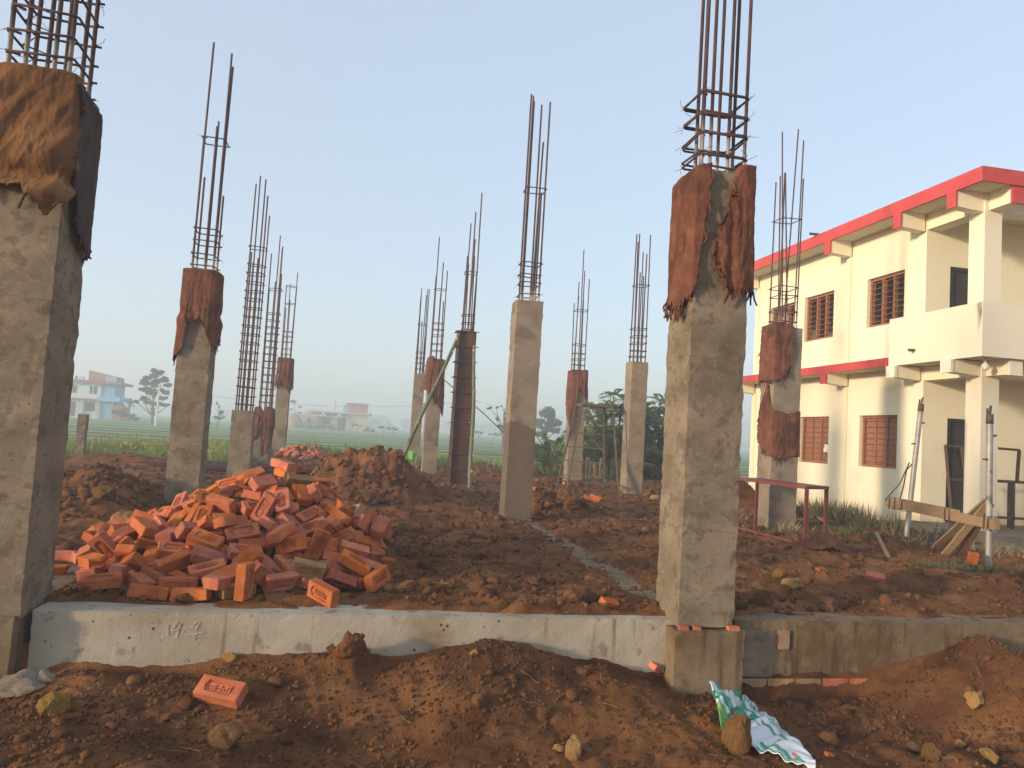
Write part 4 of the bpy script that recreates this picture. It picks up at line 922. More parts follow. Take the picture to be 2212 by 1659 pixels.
def brick(loc, rot, label, group=None, frog=False, k=0, dusty=False, letters=True, scale=1.0):
    me = (FROG[k % 3] if frog else PLAIN[k % len(PLAIN)])
    if dusty:
        me = me.copy(); me.materials.clear(); me.materials.append(M['brick_dusty'])
    o = link('brick', me, None, None, loc, label, 'brick', group)
    o.rotation_euler = rot
    if scale != 1.0: o.scale = (scale,) * 3
    if frog and letters:
        link('lettering', LETTER, None, o)
    return o
HEAP = [(-0.597,6.339,0.714,0.07,-0.16,2.35), (-0.581,6.315,0.645,-0.12,0.14,-1.08), (-0.479,6.494,0.643,0.22,-0.42,-1.59), (-0.800,5.950,0.627,0.81,0.39,-2.47), (-0.851,6.464,0.626,0.41,-0.32,-0.71), (-0.462,6.100,0.603,0.89,-3.04,0.53), (-0.702,5.955,0.595,-0.70,3.06,0.95), (-0.599,6.699,0.595,1.78,0.64,1.59), (-0.745,6.133,0.591,-2.66,0.20,-0.34), (-0.842,6.048,0.583,0.79,-0.31,3.05), (-0.518,6.162,0.564,-2.48,0.18,0.42), (-0.366,6.453,0.561,0.39,0.46,0.91), (-0.445,6.647,0.555,0.41,-2.86,0.09), (-0.970,6.175,0.548,-0.66,0.30,3.02), (-0.776,6.841,0.545,0.36,0.36,1.43), (-0.328,6.007,0.545,-2.30,-0.34,1.85), (-0.346,6.844,0.534,1.96,0.03,-0.15), (-0.269,6.362,0.525,0.08,0.45,0.53), (-0.432,6.749,0.521,-0.89,-0.34,-3.01), (-1.000,6.825,0.516,2.69,-0.47,-1.46), (-0.418,5.964,0.515,0.11,-2.63,-1.12), (-0.786,5.962,0.510,-0.09,-3.07,-0.32), (-0.211,6.113,0.503,2.63,0.06,-0.79), (-0.543,5.942,0.500,-0.09,-2.80,-1.21), (-0.554,6.910,0.500,0.26,0.47,1.79), (-0.630,5.833,0.493,0.43,0.60,-1.68), (-0.417,6.071,0.488,-0.47,-2.95,0.33), (-1.091,5.917,0.482,-0.11,0.64,-2.95), (-0.524,5.720,0.479,-0.36,-0.73,1.81), (-1.014,5.982,0.473,0.16,-0.63,0.10), (-0.861,6.926,0.472,-0.52,0.39,-0.11), (-0.670,6.872,0.469,-0.17,-0.56,-1.47), (-1.029,5.807,0.464,0.91,0.21,0.06), (-1.138,6.131,0.461,0.51,-0.06,-0.59), (-0.622,5.519,0.457,1.40,-1.10,-0.31), (-0.933,5.652,0.454,-1.05,0.14,-0.53), (-0.528,6.855,0.452,-0.40,-0.36,-1.02), (-0.101,5.846,0.441,-2.58,-0.18,1.80), (-0.219,5.969,0.438,-2.76,-0.07,1.45), (-0.428,6.977,0.438,-0.30,0.31,2.20), (-0.462,5.765,0.437,-2.37,-0.57,0.40), (-0.689,5.630,0.436,0.45,0.06,0.54), (-0.154,6.691,0.427,0.19,-0.11,2.14), (-0.607,7.048,0.423,2.28,-0.30,0.36), (-1.122,6.903,0.422,-0.61,0.19,0.67), (-0.291,6.987,0.419,-0.33,2.92,-0.80), (-0.020,5.854,0.408,-2.13,-0.23,-1.07), (-0.344,6.890,0.406,-3.00,-0.36,-0.82), (-0.737,5.727,0.404,0.37,0.44,-0.62), (-0.120,5.654,0.403,0.49,-2.69,-0.46), (-0.979,7.175,0.397,-0.75,0.38,1.70), (-1.227,6.046,0.394,-0.43,0.11,2.15), (-0.698,7.131,0.387,0.88,3.06,0.68), (-0.334,5.769,0.383,0.44,-0.29,0.84), (-0.030,6.187,0.378,-0.41,-0.57,-3.08), (-0.813,5.340,0.376,-0.32,0.03,0.95), (-1.348,6.317,0.375,-0.54,-0.56,1.52), (-0.197,5.768,0.375,-2.62,-0.12,0.89), (-1.027,5.569,0.369,-0.15,-2.62,-1.57), (0.020,6.063,0.368,2.46,0.19,0.41), (-0.227,6.895,0.368,-0.33,2.96,-0.94), (-0.466,5.587,0.360,2.49,-0.26,-1.95), (-1.373,6.706,0.360,3.07,-0.52,0.18), (-0.857,5.532,0.358,-2.72,0.02,0.23), (-1.331,5.860,0.356,0.02,-2.91,0.75), (-0.962,5.656,0.355,0.01,-2.60,-1.89), (-0.148,7.171,0.352,-2.75,0.22,0.59), (-1.106,5.702,0.348,2.02,0.69,-1.81), (0.004,5.708,0.348,2.14,0.22,2.16), (-0.123,5.542,0.347,0.66,0.51,1.21), (-0.520,7.121,0.347,2.41,0.00,0.02), (0.072,6.353,0.345,-2.14,0.62,0.63), (-0.561,5.512,0.342,0.48,0.26,1.20), (-0.847,7.205,0.339,0.87,0.01,0.62), (-0.912,7.398,0.335,-0.28,-2.81,0.62), (0.002,6.535,0.333,0.16,-0.75,2.85), (-1.208,7.023,0.333,-0.21,-0.56,-0.52), (-1.374,6.053,0.330,-0.54,0.17,2.36), (-0.478,5.262,0.330,-0.32,-0.31,1.12), (0.074,5.783,0.330,-1.63,0.78,-1.77), (-0.210,5.417,0.329,-0.86,0.38,1.29), (-1.218,5.734,0.328,0.02,-2.40,-2.13), (-0.918,5.365,0.328,0.75,-2.69,0.59), (-0.295,5.563,0.323,0.58,-0.34,0.45), (0.183,5.773,0.323,-0.24,2.71,1.19), (-1.407,6.803,0.319,-0.14,-0.39,0.16), (0.012,6.698,0.316,3.08,0.70,0.23), (-0.276,7.084,0.314,0.19,-2.80,-0.70), (0.039,6.005,0.311,1.02,0.46,0.81), (-1.438,5.819,0.310,0.36,-0.30,3.04), (-1.139,7.180,0.309,0.84,0.17,-2.33), (-1.212,5.816,0.308,0.07,-0.73,0.93), (-0.729,5.301,0.308,-0.77,2.96,0.26), (-1.315,5.608,0.305,0.65,-0.28,2.08), (-1.054,5.377,0.302,1.00,-0.15,-2.29), (-1.383,5.491,0.302,0.19,-2.88,-0.89), (-0.395,7.257,0.302,0.19,3.08,-0.22), (-0.336,7.392,0.301,0.77,0.60,-2.86), (-0.708,5.449,0.300,-0.42,2.83,1.26), (-0.574,7.281,0.298,0.06,0.03,1.55), (-0.496,5.453,0.296,-0.69,0.14,1.05), (-0.054,7.039,0.294,0.35,0.40,-1.49), (-1.039,7.146,0.294,-0.10,0.58,1.57), (-0.689,7.313,0.293,-0.12,0.56,1.67), (-0.123,7.260,0.290,2.88,0.35,-1.17), (-0.263,5.620,0.287,-2.49,-0.12,0.14), (-0.860,7.314,0.283,-1.08,-0.15,-2.58), (0.170,5.884,0.282,2.91,0.27,-0.38), (-0.052,6.874,0.282,0.38,-0.22,2.86), (-0.936,5.197,0.271,-2.58,0.26,-0.21), (-1.204,5.415,0.267,0.12,3.04,1.43), (0.035,7.114,0.267,-0.49,0.18,-1.36), (-0.452,5.406,0.266,0.58,0.42,-2.82), (-0.082,5.482,0.266,-2.54,-0.37,0.60), (0.145,6.755,0.263,-2.13,0.14,1.78), (-0.949,5.301,0.260,-2.63,0.01,0.16), (-0.239,5.226,0.260,1.03,2.01,-0.37), (-0.608,5.436,0.259,-2.62,-0.22,1.35), (-1.450,5.936,0.257,0.16,2.63,0.90), (-0.406,5.228,0.257,1.45,-0.31,-0.55), (-1.573,6.464,0.254,2.98,-0.39,-0.68), (-0.929,7.391,0.250,1.84,0.34,0.58), (-1.141,5.581,0.245,-0.63,2.95,-0.20), (-1.547,6.164,0.243,-0.90,0.40,2.26), (-1.395,5.697,0.238,0.32,-2.85,1.38), (-0.219,5.337,0.236,-2.28,0.02,0.06), (-1.049,7.410,0.236,-0.24,-1.28,-0.70), (-1.536,5.713,0.235,0.52,2.68,0.41), (-0.180,7.372,0.234,0.44,-0.29,3.05), (0.191,6.214,0.231,-0.53,-2.80,1.16), (0.081,5.451,0.230,2.24,0.26,0.35), (-0.636,5.267,0.228,0.79,0.01,-3.05), (-1.361,7.128,0.226,2.80,0.30,1.17), (-1.647,6.165,0.223,-2.97,-0.95,0.18), (-1.349,5.454,0.221,0.28,-2.98,-1.32), (0.139,5.893,0.221,-0.33,-2.92,1.28), (-1.165,5.447,0.210,-3.08,-0.14,0.10), (-1.620,5.911,0.210,-0.84,-0.03,0.81), (-0.679,5.139,0.208,0.45,0.16,0.40), (0.007,7.100,0.208,2.81,0.41,-0.83), (-0.093,5.510,0.207,-0.55,-2.71,-0.49), (0.034,5.568,0.206,-1.39,-0.80,1.97), (-1.614,6.844,0.206,0.21,0.54,-2.14), (-1.457,5.350,0.204,0.85,0.13,2.14), (0.127,5.692,0.203,0.58,0.23,0.67), (-0.006,5.378,0.203,-0.90,0.26,0.35), (-0.393,5.385,0.199,-0.64,2.98,0.69), (-1.127,5.254,0.190,-0.47,-0.12,-2.90), (0.158,6.942,0.190,-0.61,-0.20,1.67), (-1.545,5.289,0.189,-1.04,0.82,0.33), (-0.881,5.063,0.186,-0.55,-0.36,-2.79), (-1.534,7.099,0.183,-3.13,0.18,1.29), (-1.385,5.630,0.180,0.01,-0.32,-0.16), (-0.669,5.030,0.170,-1.15,2.35,-0.08), (-0.747,5.190,0.165,-0.45,-0.33,2.98), (-0.940,5.176,0.164,-0.27,-2.63,-1.42), (-1.762,6.380,0.164,-0.76,-2.67,-0.30), (0.013,5.150,0.163,-0.35,-2.62,0.20), (-1.701,5.929,0.161,-0.61,-0.43,-2.92), (-0.118,5.294,0.158,-0.50,0.19,0.32), (0.168,5.610,0.155,-2.62,0.12,0.60), (-0.399,5.199,0.153,0.33,0.03,0.72), (-1.598,5.582,0.150,0.41,-0.25,2.60), (-0.520,5.038,0.149,0.52,-2.79,-0.98), (-1.665,7.010,0.148,0.41,0.39,1.91), (-1.606,5.828,0.146,1.54,2.56,0.19), (-1.782,6.278,0.146,0.58,0.75,1.63), (-1.389,5.174,0.144,-0.06,-2.27,1.56), (-1.090,5.071,0.143,1.16,0.31,-2.51), (-0.273,4.996,0.143,1.21,-2.91,0.29), (-1.707,6.743,0.141,1.81,-0.60,-0.71), (-1.552,5.099,0.140,0.20,-0.05,-0.82), (-1.418,5.398,0.136,0.58,0.18,-1.44), (-0.121,5.146,0.136,2.88,0.21,0.83), (-1.801,6.194,0.135,0.68,-0.60,2.99), (-1.260,5.267,0.134,0.26,0.48,-1.45), (-1.551,5.731,0.133,-0.25,2.67,0.40), (-0.864,4.936,0.133,0.28,-0.21,0.32), (-0.608,4.664,0.127,0.23,-1.61,2.55), (-1.630,5.446,0.127,-1.21,-0.94,0.33), (-0.529,4.858,0.121,-1.16,0.56,0.90), (-1.615,5.347,0.120,0.67,-2.53,0.78), (-1.718,6.597,0.118,0.13,0.70,-3.09), (-1.360,5.109,0.116,0.78,2.65,-0.56), (-0.797,4.693,0.116,-0.03,-3.13,-0.61), (-0.749,4.840,0.110,-2.52,-0.42,0.26), (0.100,5.309,0.107,1.03,-0.22,2.65), (-1.849,6.115,0.102,0.09,-2.77,-0.43), (-1.372,4.941,0.101,-1.38,0.13,1.66), (-1.903,6.715,0.099,3.03,-0.22,0.03), (-1.939,6.534,0.096,-1.30,-0.47,-2.80), (-1.888,6.313,0.095,0.87,-0.33,2.70), (-0.351,5.044,0.092,0.07,-2.72,-0.92), (-1.702,5.513,0.092,-0.06,-3.13,0.63), (-0.647,4.949,0.088,-0.52,3.03,0.57), (-1.902,6.948,0.086,1.41,-0.47,1.69), (-1.406,4.767,0.084,-0.17,3.03,0.12), (-0.422,4.872,0.083,-1.21,-0.04,0.66), (-1.790,6.443,0.082,-0.09,-0.50,0.42), (-1.185,5.126,0.080,-0.51,3.10,0.10), (-1.573,5.129,0.073,0.18,0.09,-1.55), (-0.075,5.069,0.072,2.79,0.39,0.59), (0.165,5.128,0.071,-1.72,-0.27,1.02), (-0.158,4.658,0.069,-1.66,-0.20,2.35), (-1.213,4.851,0.069,0.20,-0.12,2.20), (-1.185,4.958,0.067,-1.84,0.06,-0.92), (0.033,5.206,0.063,-0.14,-0.27,2.18), (-1.038,4.944,0.063,1.39,-0.04,2.25), (-0.207,4.928,0.062,2.97,0.17,0.48), (-0.998,4.804,0.061,1.56,-0.02,-2.95), (-0.667,4.766,0.056,0.02,-0.04,0.67), (-1.127,4.693,0.049,3.09,0.12,0.16), (-0.900,4.703,0.041,0.06,3.08,-0.16)]
FAR_HEAP = [(-0.597,6.339,0.714,0.07,-0.16,2.35), (-0.581,6.315,0.645,-0.12,0.14,-1.08), (-0.479,6.494,0.643,0.22,-0.42,-1.59), (-0.800,5.950,0.627,0.81,0.39,-2.47), (-0.851,6.464,0.626,0.41,-0.32,-0.71), (-0.702,5.955,0.595,-0.70,3.06,0.95), (-0.599,6.699,0.595,1.78,0.64,1.59), (-0.745,6.133,0.591,-2.66,0.20,-0.34), (-0.842,6.048,0.583,0.79,-0.31,3.05), (-0.970,6.175,0.548,-0.66,0.30,3.02), (-0.776,6.841,0.545,0.36,0.36,1.43), (-1.000,6.825,0.516,2.69,-0.47,-1.46), (-0.630,5.833,0.493,0.43,0.60,-1.68), (-1.014,5.982,0.473,0.16,-0.63,0.10), (-0.861,6.926,0.472,-0.52,0.39,-0.11), (-1.029,5.807,0.464,0.91,0.21,0.06), (-1.138,6.131,0.461,0.51,-0.06,-0.59), (-0.933,5.652,0.454,-1.05,0.14,-0.53), (-0.689,5.630,0.436,0.45,0.06,0.54), (-0.607,7.048,0.423,2.28,-0.30,0.36), (-1.122,6.903,0.422,-0.61,0.19,0.67), (-0.737,5.727,0.404,0.37,0.44,-0.62), (-0.979,7.175,0.397,-0.75,0.38,1.70), (-0.698,7.131,0.387,0.88,3.06,0.68), (-1.348,6.317,0.375,-0.54,-0.56,1.52), (-0.466,5.587,0.360,2.49,-0.26,-1.95), (-1.373,6.706,0.360,3.07,-0.52,0.18), (-1.331,5.860,0.356,0.02,-2.91,0.75), (-0.962,5.656,0.355,0.01,-2.60,-1.89), (-1.106,5.702,0.348,2.02,0.69,-1.81), (-0.847,7.205,0.339,0.87,0.01,0.62), (-0.912,7.398,0.335,-0.28,-2.81,0.62), (-1.208,7.023,0.333,-0.21,-0.56,-0.52), (-1.374,6.053,0.330,-0.54,0.17,2.36), (-1.407,6.803,0.319,-0.14,-0.39,0.16), (-1.438,5.819,0.310,0.36,-0.30,3.04), (-1.139,7.180,0.309,0.84,0.17,-2.33), (-1.212,5.816,0.308,0.07,-0.73,0.93), (-1.315,5.608,0.305,0.65,-0.28,2.08), (-1.054,5.377,0.302,1.00,-0.15,-2.29), (-1.383,5.491,0.302,0.19,-2.88,-0.89), (-0.336,7.392,0.301,0.77,0.60,-2.86), (-0.708,5.449,0.300,-0.42,2.83,1.26), (-0.496,5.453,0.296,-0.69,0.14,1.05), (-1.039,7.146,0.294,-0.10,0.58,1.57), (-1.204,5.415,0.267,0.12,3.04,1.43), (-1.085,7.533,0.263,0.56,2.91,0.06), (-1.450,5.936,0.257,0.16,2.63,0.90), (-1.573,6.464,0.254,2.98,-0.39,-0.68), (-0.246,7.549,0.253,-1.38,0.03,1.00), (-1.141,5.581,0.245,-0.63,2.95,-0.20), (-1.547,6.164,0.243,-0.90,0.40,2.26), (-1.395,5.697,0.238,0.32,-2.85,1.38), (-1.189,7.421,0.236,1.82,0.35,2.37), (-1.049,7.410,0.236,-0.24,-1.28,-0.70)]
CAMP = Vector((0, 0, 1.07))
def front_score(l, r):
    m = Euler(r).to_matrix(); n = m @ Vector((0, 0, 1)); return n.dot((CAMP - Vector(l)).normalized())
TOP_I = max(range(len(HEAP)), key=lambda i: HEAP[i][2])
FRONT_I = min(range(len(HEAP)), key=lambda i: HEAP[i][1])
LEFT_I = min(range(len(HEAP)), key=lambda i: HEAP[i][0])
def zone_label(l, e, fr, dusty):
    m = e.to_matrix(); ax = abs((m @ Vector((1, 0, 0))).z); up = abs((m @ Vector((0, 0, 1))).z)
    pose = 'standing on end' if ax > .75 else ('lying flat' if up > .85 else ('on its long edge' if up < .35 and ax < .3 else 'tilted'))
    look = 'dusty brown brick' if dusty else ('stamped red brick' if fr else 'plain red brick')
    d = l[0] + .70
    side = 'left' if d < -.62 else 'left centre' if d < -.2 else 'centre' if d < .2 else 'right centre' if d < .55 else 'right'
    lev = 'near the peak' if l[2] > .52 else 'on the upper slope' if l[2] > .34 else 'on the lower slope' if l[2] > .16 else 'at the foot'
    face = 'front' if l[1] < 6.35 else 'far side'
    return f'{look} {pose} {lev}, {side} of large heap' + ('' if face == 'front' else ', behind')
for i, b in enumerate(HEAP):
    l, r = b[:3], b[3:]
    s = front_score(l, r)
    e = Euler(r)
    if s < -.2 and i % 3:
        e = (e.to_matrix() @ Matrix.Rotation(math.pi, 3, 'X')).to_euler(); s = -s
    fr = s > .25 and i % 5 != 0
    dusty = i % 41 == 5
    g2 = 'bricks of the large heap'
    if i == TOP_I: lb = 'topmost red brick on the peak of the large heap'
    elif i == FRONT_I: lb = 'red brick lying nearest the plinth beam at the front foot of the large heap'
    elif i == LEFT_I: lb = 'red brick farthest left at the foot of the large heap'
    else: lb = zone_label(l, e, fr, dusty)
    brick(l, e, lb, g2, fr, i * 7 + 1, dusty)
# far heap
for i, b in enumerate(FAR_HEAP):
    x, y, z = b[0] + .70, b[1] - 6.40, b[2]
    px_, py_ = -1.42 - y * .62, 20.6 + x * .78
    zz = H(px_, py_) + .04 + .025 * (i % 3)
    d_ = px_ + 1.42
    brick((px_, py_, zz), (b[3], b[4], b[5] + 1.57), 'red brick ' + ('near the peak' if z > .5 else 'on the upper part' if z > .36 else 'on the lower part') + ', ' + ('left end' if d_ < -.45 else 'left middle' if d_ < 0 else 'right middle' if d_ < .45 else 'right end')
          + ' of the small distant brick heap' + (', far side' if py_ > 20.7 else ', near side'), 'bricks of the distant heap', False, i)
# loose ones
def loose(px, py, rz, label, frog=False, k=0, tilt=(0, 0), lift=.03, scale=1.0, dusty=False):
    p = at(px, py, lift)
    return brick(p, (tilt[0], tilt[1], rz), label, None, frog, k, dusty, True, scale)
loose(476, 1512, -.32, 'single red brick lying on the foreground soil, stamped side up', True, 0, (.62, .10), .035, 1.08)
loose(146, 1214, -.1, 'whole red brick lying on the half buried tie beam beside the nearest left column', False, 1, lift=.035)
loose(120, 1244, .5, 'broken red brick end beside the foot of the nearest left column', False, 4, lift=.03)
loose(840, 1216, .2, 'flat red brick sliver sunk in soil right of the large heap', False, 5, (.1, .05), .0)
loose(1890, 1252, -.5, 'pale red brick lying alone in the churned soil right of the near right column', False, 2, (.5, .1), .02, .68)
loose(1285, 1084, -.7, 'tilted red brick on the ground between the centre column and the bare right column', False, 3, (.7, .25), .05)
loose(1262, 1082, .9, 'red brick leaning beside the tilted one, nearer the centre column', False, 0, (.5, -.3), .03)
loose(1166, 1043, .3, 'red brick lying just behind the right edge of the centre column', False, 1, (.1, .2), .04)
loose(1150, 1060, 1.3, 'small broken brick on the soil close beside the centre column', False, 5, (.2, .2), .02)
loose(1225, 1047, .4, 'red brick bat between the legs of the metal step ladder', False, 4, (.2, .1), .02)
loose(1418, 1463, .6, 'bright red brick chip at the foot of the left plinth beam', False, 5, (.3, .5), .015, .55)
loose(1320, 1312, .3, 'mortar crusted brick bat on the beam left of the near right column', False, 4, (.4, .2), .02, .7)
loose(2100, 1222, 1.2, 'brown brick bat standing on end left of the upright steel pipe', False, 5, (.2, 1.2), .04, .9)
loose(1775, 1232, .3, 'thin red brick sliver in front of the timber boards', False, 5, (.05, 0), 0, .7)
loose(1718, 1640, .9, 'bright red brick chip beside the end of the torn cement sack', False, 5, (.4, .3), .012, .38)
loose(1795, 1637, .1, 'small red brick chip in the bottom right foreground soil', False, 5, (.2, .2), .01, .30)

# ---------------------------------------------------------------- stones and clods that stand out
def stone_mesh(seed, ang=.35, flat=1.0, rough=1.0):
    bm = bmesh.new(); bmesh.ops.create_icosphere(bm, subdivisions=3, radius=1.0)
    R = random.Random(seed)
    planes = [(Vector((R.gauss(0, 1), R.gauss(0, 1), R.gauss(0, 1))).normalized(), R.uniform(.55, .9)) for _ in range(9)]
    V = np.array([v.co[:] for v in bm.verts])
    for i, v in enumerate(bm.verts):
        for n, d in planes:
            q = v.co.dot(n)
            if q > d: v.co -= n * (q - d) * (1 - ang * .4)
    V = np.array([v.co[:] for v in bm.verts])
    n1 = fbm(V[:, 0] * 1.6 + seed, V[:, 1] * 1.6 + V[:, 2] * 1.2, 4, seed) * .5 * rough + fbm(V[:, 0] * 6 + V[:, 2] * 4, V[:, 1] * 6 + seed, 3, seed + 3) * .22 * rough
    for i, v in enumerate(bm.verts): v.co *= (1 + n1[i])
    me = bpy.data.meshes.new('stone'); bm.to_mesh(me); bm.free()
    return me
def stone(name, px, py, size, label, m, seed, sink=.3, rz=0.0, cat=None, sc=(1, .8, .75)):
    p = at(px, py)
    me = stone_mesh(seed, rough=1.9 if cat == 'clod' else 1.35); me.materials.append(M[m])
    o = link(name, me, None, None, (p.x, p.y + size * .3, p.z + size * sc[2] * (1 - sink) * .5), label, cat or name)
    o.scale = (size * sc[0] * .55, size * sc[1] * .55, size * sc[2] * .55); o.rotation_euler = (0, 0, rz)
    return o
stone('stone', 108, 1550, .125, 'yellow ochre stone on the soil at the bottom left', 'stone_yellow', 1, .2, .4, sc=(1, .8, .85))
stone('stone', 483, 1622, .15, 'rounded brown stone half buried below the lone foreground brick', 'stone_brown', 2, .35, .2)
stone('stone', 492, 1432, .075, 'small yellowish stone on the soil crest against the pale beam', 'stone_yellow', 3, .2)
stone('soil_clod', 757, 1424, .13, 'largest clod of earth, heaped against the pale beam above the lone brick', 'soil', 4, .45, .3, 'clod', sc=(1.1, .8, .9))
stone('soil_clod', 716, 1412, .06, 'small clod left of the largest earth clod', 'clod', 5, .2, 0, 'clod')
stone('stone', 1025, 1422, .055, 'small yellow stone high on the foreground soil bank below the beam', 'stone_yellow', 6, .2)
stone('stone', 1242, 1645, .105, 'upright yellow stone at the bottom edge of the foreground', 'stone_yellow', 7, .2, .5, sc=(.8, .7, 1.0))
stone('stone', 1210, 1630, .06, 'small yellow stone left of the upright one at the bottom edge', 'stone_yellow', 8, .2)
stone('boulder', 1607, 1632, .20, 'rounded brown boulder in front of the torn cement sack', 'stone_brown', 9, .2, .5, 'boulder', sc=(.82, .8, .95))
stone('stone', 1800, 1612, .11, 'round brown stone right of the torn cement sack', 'stone_brown', 10, .4)
stone('stone', 2018, 1645, .12, 'reddish stone at the bottom right corner of the foreground', 'stone_brown', 11, .3)
stone('stone', 1985, 1630, .09, 'brown stone left of the reddish one at the bottom right', 'stone_brown', 12, .4)
stone('stone', 2120, 1530, .18, 'flat yellow ochre slab of stone on the right foreground slope', 'stone_yellow', 13, .45, .7, sc=(1, .6, .55))
stone('stone', 2150, 1650, .13, 'bent yellow stone piece low at the right bottom edge', 'stone_yellow', 14, .3, 1.2, sc=(1.1, .5, .5))
stone('stone', 2080, 1618, .06, 'small yellow pebble below the ochre slab', 'stone_yellow', 15, .3)
stone('stone', 1718, 1275, .15, 'tan rounded stone in the churned soil behind the right beam', 'stone_yellow', 16, .25, 0, sc=(1, .8, .6))
stone('stone', 1690, 1252, .12, 'brown stone just behind the tan rounded one', 'stone_brown', 17, .25, .4)
stone('soil_clod', 1795, 1325, .125, 'reddish clod sitting alone on the right plinth beam', 'stone_brown', 18, .0, .3, 'clod', sc=(1, .8, .8))
stone('soil_clod', 1667, 1212, .10, 'orange clod behind the brown stone near the near right column', 'stone_brown', 19, .2, 0, 'clod')
stone('stone', 1240, 1302, .11, 'brown stone on the soil near the left plinth beam, right of the brick heap', 'stone_brown', 20, .25)
stone('stone', 875, 1282, .12, 'grey brown stone right of the brick heap foot', 'stone_brown', 21, .3)
stone('stone', 840, 1282, .09, 'smaller grey brown stone touching the right foot of the brick heap', 'stone_brown', 22, .3)
stone('stone', 1155, 1268, .09, 'grey stone beside the tie beam in the middle soil', 'stone_brown', 23, .3)
stone('stone', 1298, 1218, .12, 'dark stone lying on the centre tie beam', 'stone_brown', 24, .2)
stone('stone', 1080, 1325, .10, 'brown stone resting on the edge of the left plinth beam', 'stone_brown', 25, .2)
stone('stone', 270, 1140, .30, 'long yellow grey rock on the left soil heap', 'stone_yellow', 26, .4, .6, sc=(1, .6, .7))
stone('stone', 215, 1080, .22, 'brown rock on the slope of the left soil heap', 'stone_brown', 27, .4)
stone('concrete_lump', 40, 1510, .22, 'pale grey lump of spilled concrete at the foot of the nearest left column', 'concrete_new', 28, .3, .3, 'concrete lump', sc=(1.1, .8, .6))
stone('concrete_lump', 88, 1482, .10, 'small grey lump of concrete right of the larger lump', 'concrete_new', 29, .3, .3, 'concrete lump')
for q, (px, py, s_) in enumerate(((1185, 1100, .22), (1240, 1105, .30), (1208, 1092, .16), (1160, 1108, .18), (1262, 1098, .2), (1222, 1084, .26))):
    stone('soil_clod', px, py, s_, ('yellow brown clod at the left of the clod row right of the centre column', 'largest rusty clod in the row right of the centre column', 'small clod in the middle of the row right of the centre column',
          'clod touching the centre column on its right side', 'last clod of the row right of the centre column', 'dark clod behind the row right of the centre column')[q], 'clod', 40 + q, .3, q, 'clod')
stone('stone', 1420, 1082, .22, 'pale flat rubble stone near the foot of the bare right column', 'stone_yellow', 50, .4, 0, sc=(1.2, .7, .5))
stone('stone', 1400, 1075, .18, 'orange rubble stone right of the bare right column', 'stone_brown', 51, .3)
stone('stone', 1010, 1018, .2, 'clod on the red bank behind the steel formwork', 'clod', 52, .3)
stone('soil_clod', 862, 992, .22, 'orange clod on the right shoulder of the tall soil heap', 'stone_brown', 53, .2, 0, 'clod')

# ---------------------------------------------------------------- steel formwork round a column being cast
fw = thing('steel_formwork', 'tall rusty brown steel column formwork with ribs, propped by green bamboo poles', 'formwork', (1.9, 14.9, 0))
FX0, FX1, FY0, FY1, FZ0, FZ1 = 1.73, 2.06, 14.7, 15.05, -.1, 3.03
n = 10
for k in range(n):
    z0, z1 = .03 + k * .30, .03 + (k + 1) * .30 - .004
    MB().box(FX0 + .002, FX1 - .002, FY0, FY0 + .006, z0, z1).build('front_panel', M['steel_form'], fw)
    MB().box(FX0 - .004, FX0 + .001, FY0 + .01, FY1 - .01, z0, z1).build('side_panel', M['steel_form'], fw)
    MB().box(FX1 - .001, FX1 + .004, FY0 + .01, FY1 - .01, z0, z1).build('side_panel', M['steel_form'], fw)
for k in range(n + 1):
    z = .03 + k * .30
    MB().box(FX0 - .012, FX1 + .06, FY0 - .045, FY0 - .001, z - .007, z + .003).build('rib', M['metal_old'], fw)
    MB().box(FX0 - .07, FX0 - .005, FY0 - .04, FY1, z - .009, z + .001).build('rib', M['metal_old'], fw)
for x in (FX0 - .055, FX0 - .006):
    MB().bar((x, FY0 - .03, .0), (x, FY0 - .03, 3.03), .012, .05).build('edge_angle', M['metal_old'], fw)
MB().box(FX0 + .02, FX1 - .02, FY1 - .006, FY1, .03, 3.0).build('back_panel', M['steel_form'], fw)
MB().box(FX0 + .01, FX1 - .01, FY0 + .02, FY1 - .02, -.2, 2.9).build('wet_concrete', M['concrete_new'], fw)
MB().box(FX0 - .12, FX1 + .12, FY0 - .12, FY1 + .1, -.2, .02).build('footing', M['concrete_new'], fw)
cage(fw, 1.90, 14.88, .105, .115, 2.9, [(-1, -1, 5.2), (-.9, 1, 4.6), (-.6, -1, 4.4), (.0, -1, 4.9), (.2, 1, 5.5), (1, -1, 5.85), (.8, 1, 4.6), (.7, -1, 4.3)], [3.07, 3.22, 3.38, 4.22], .0105, UNIT_LOW, seed=20, tie=False)
rough_box(1.84, 1.95, 14.74, 14.80, 3.02, 3.08, .03, .003, 91, .01).build('brick_chip', M['brick'], fw)

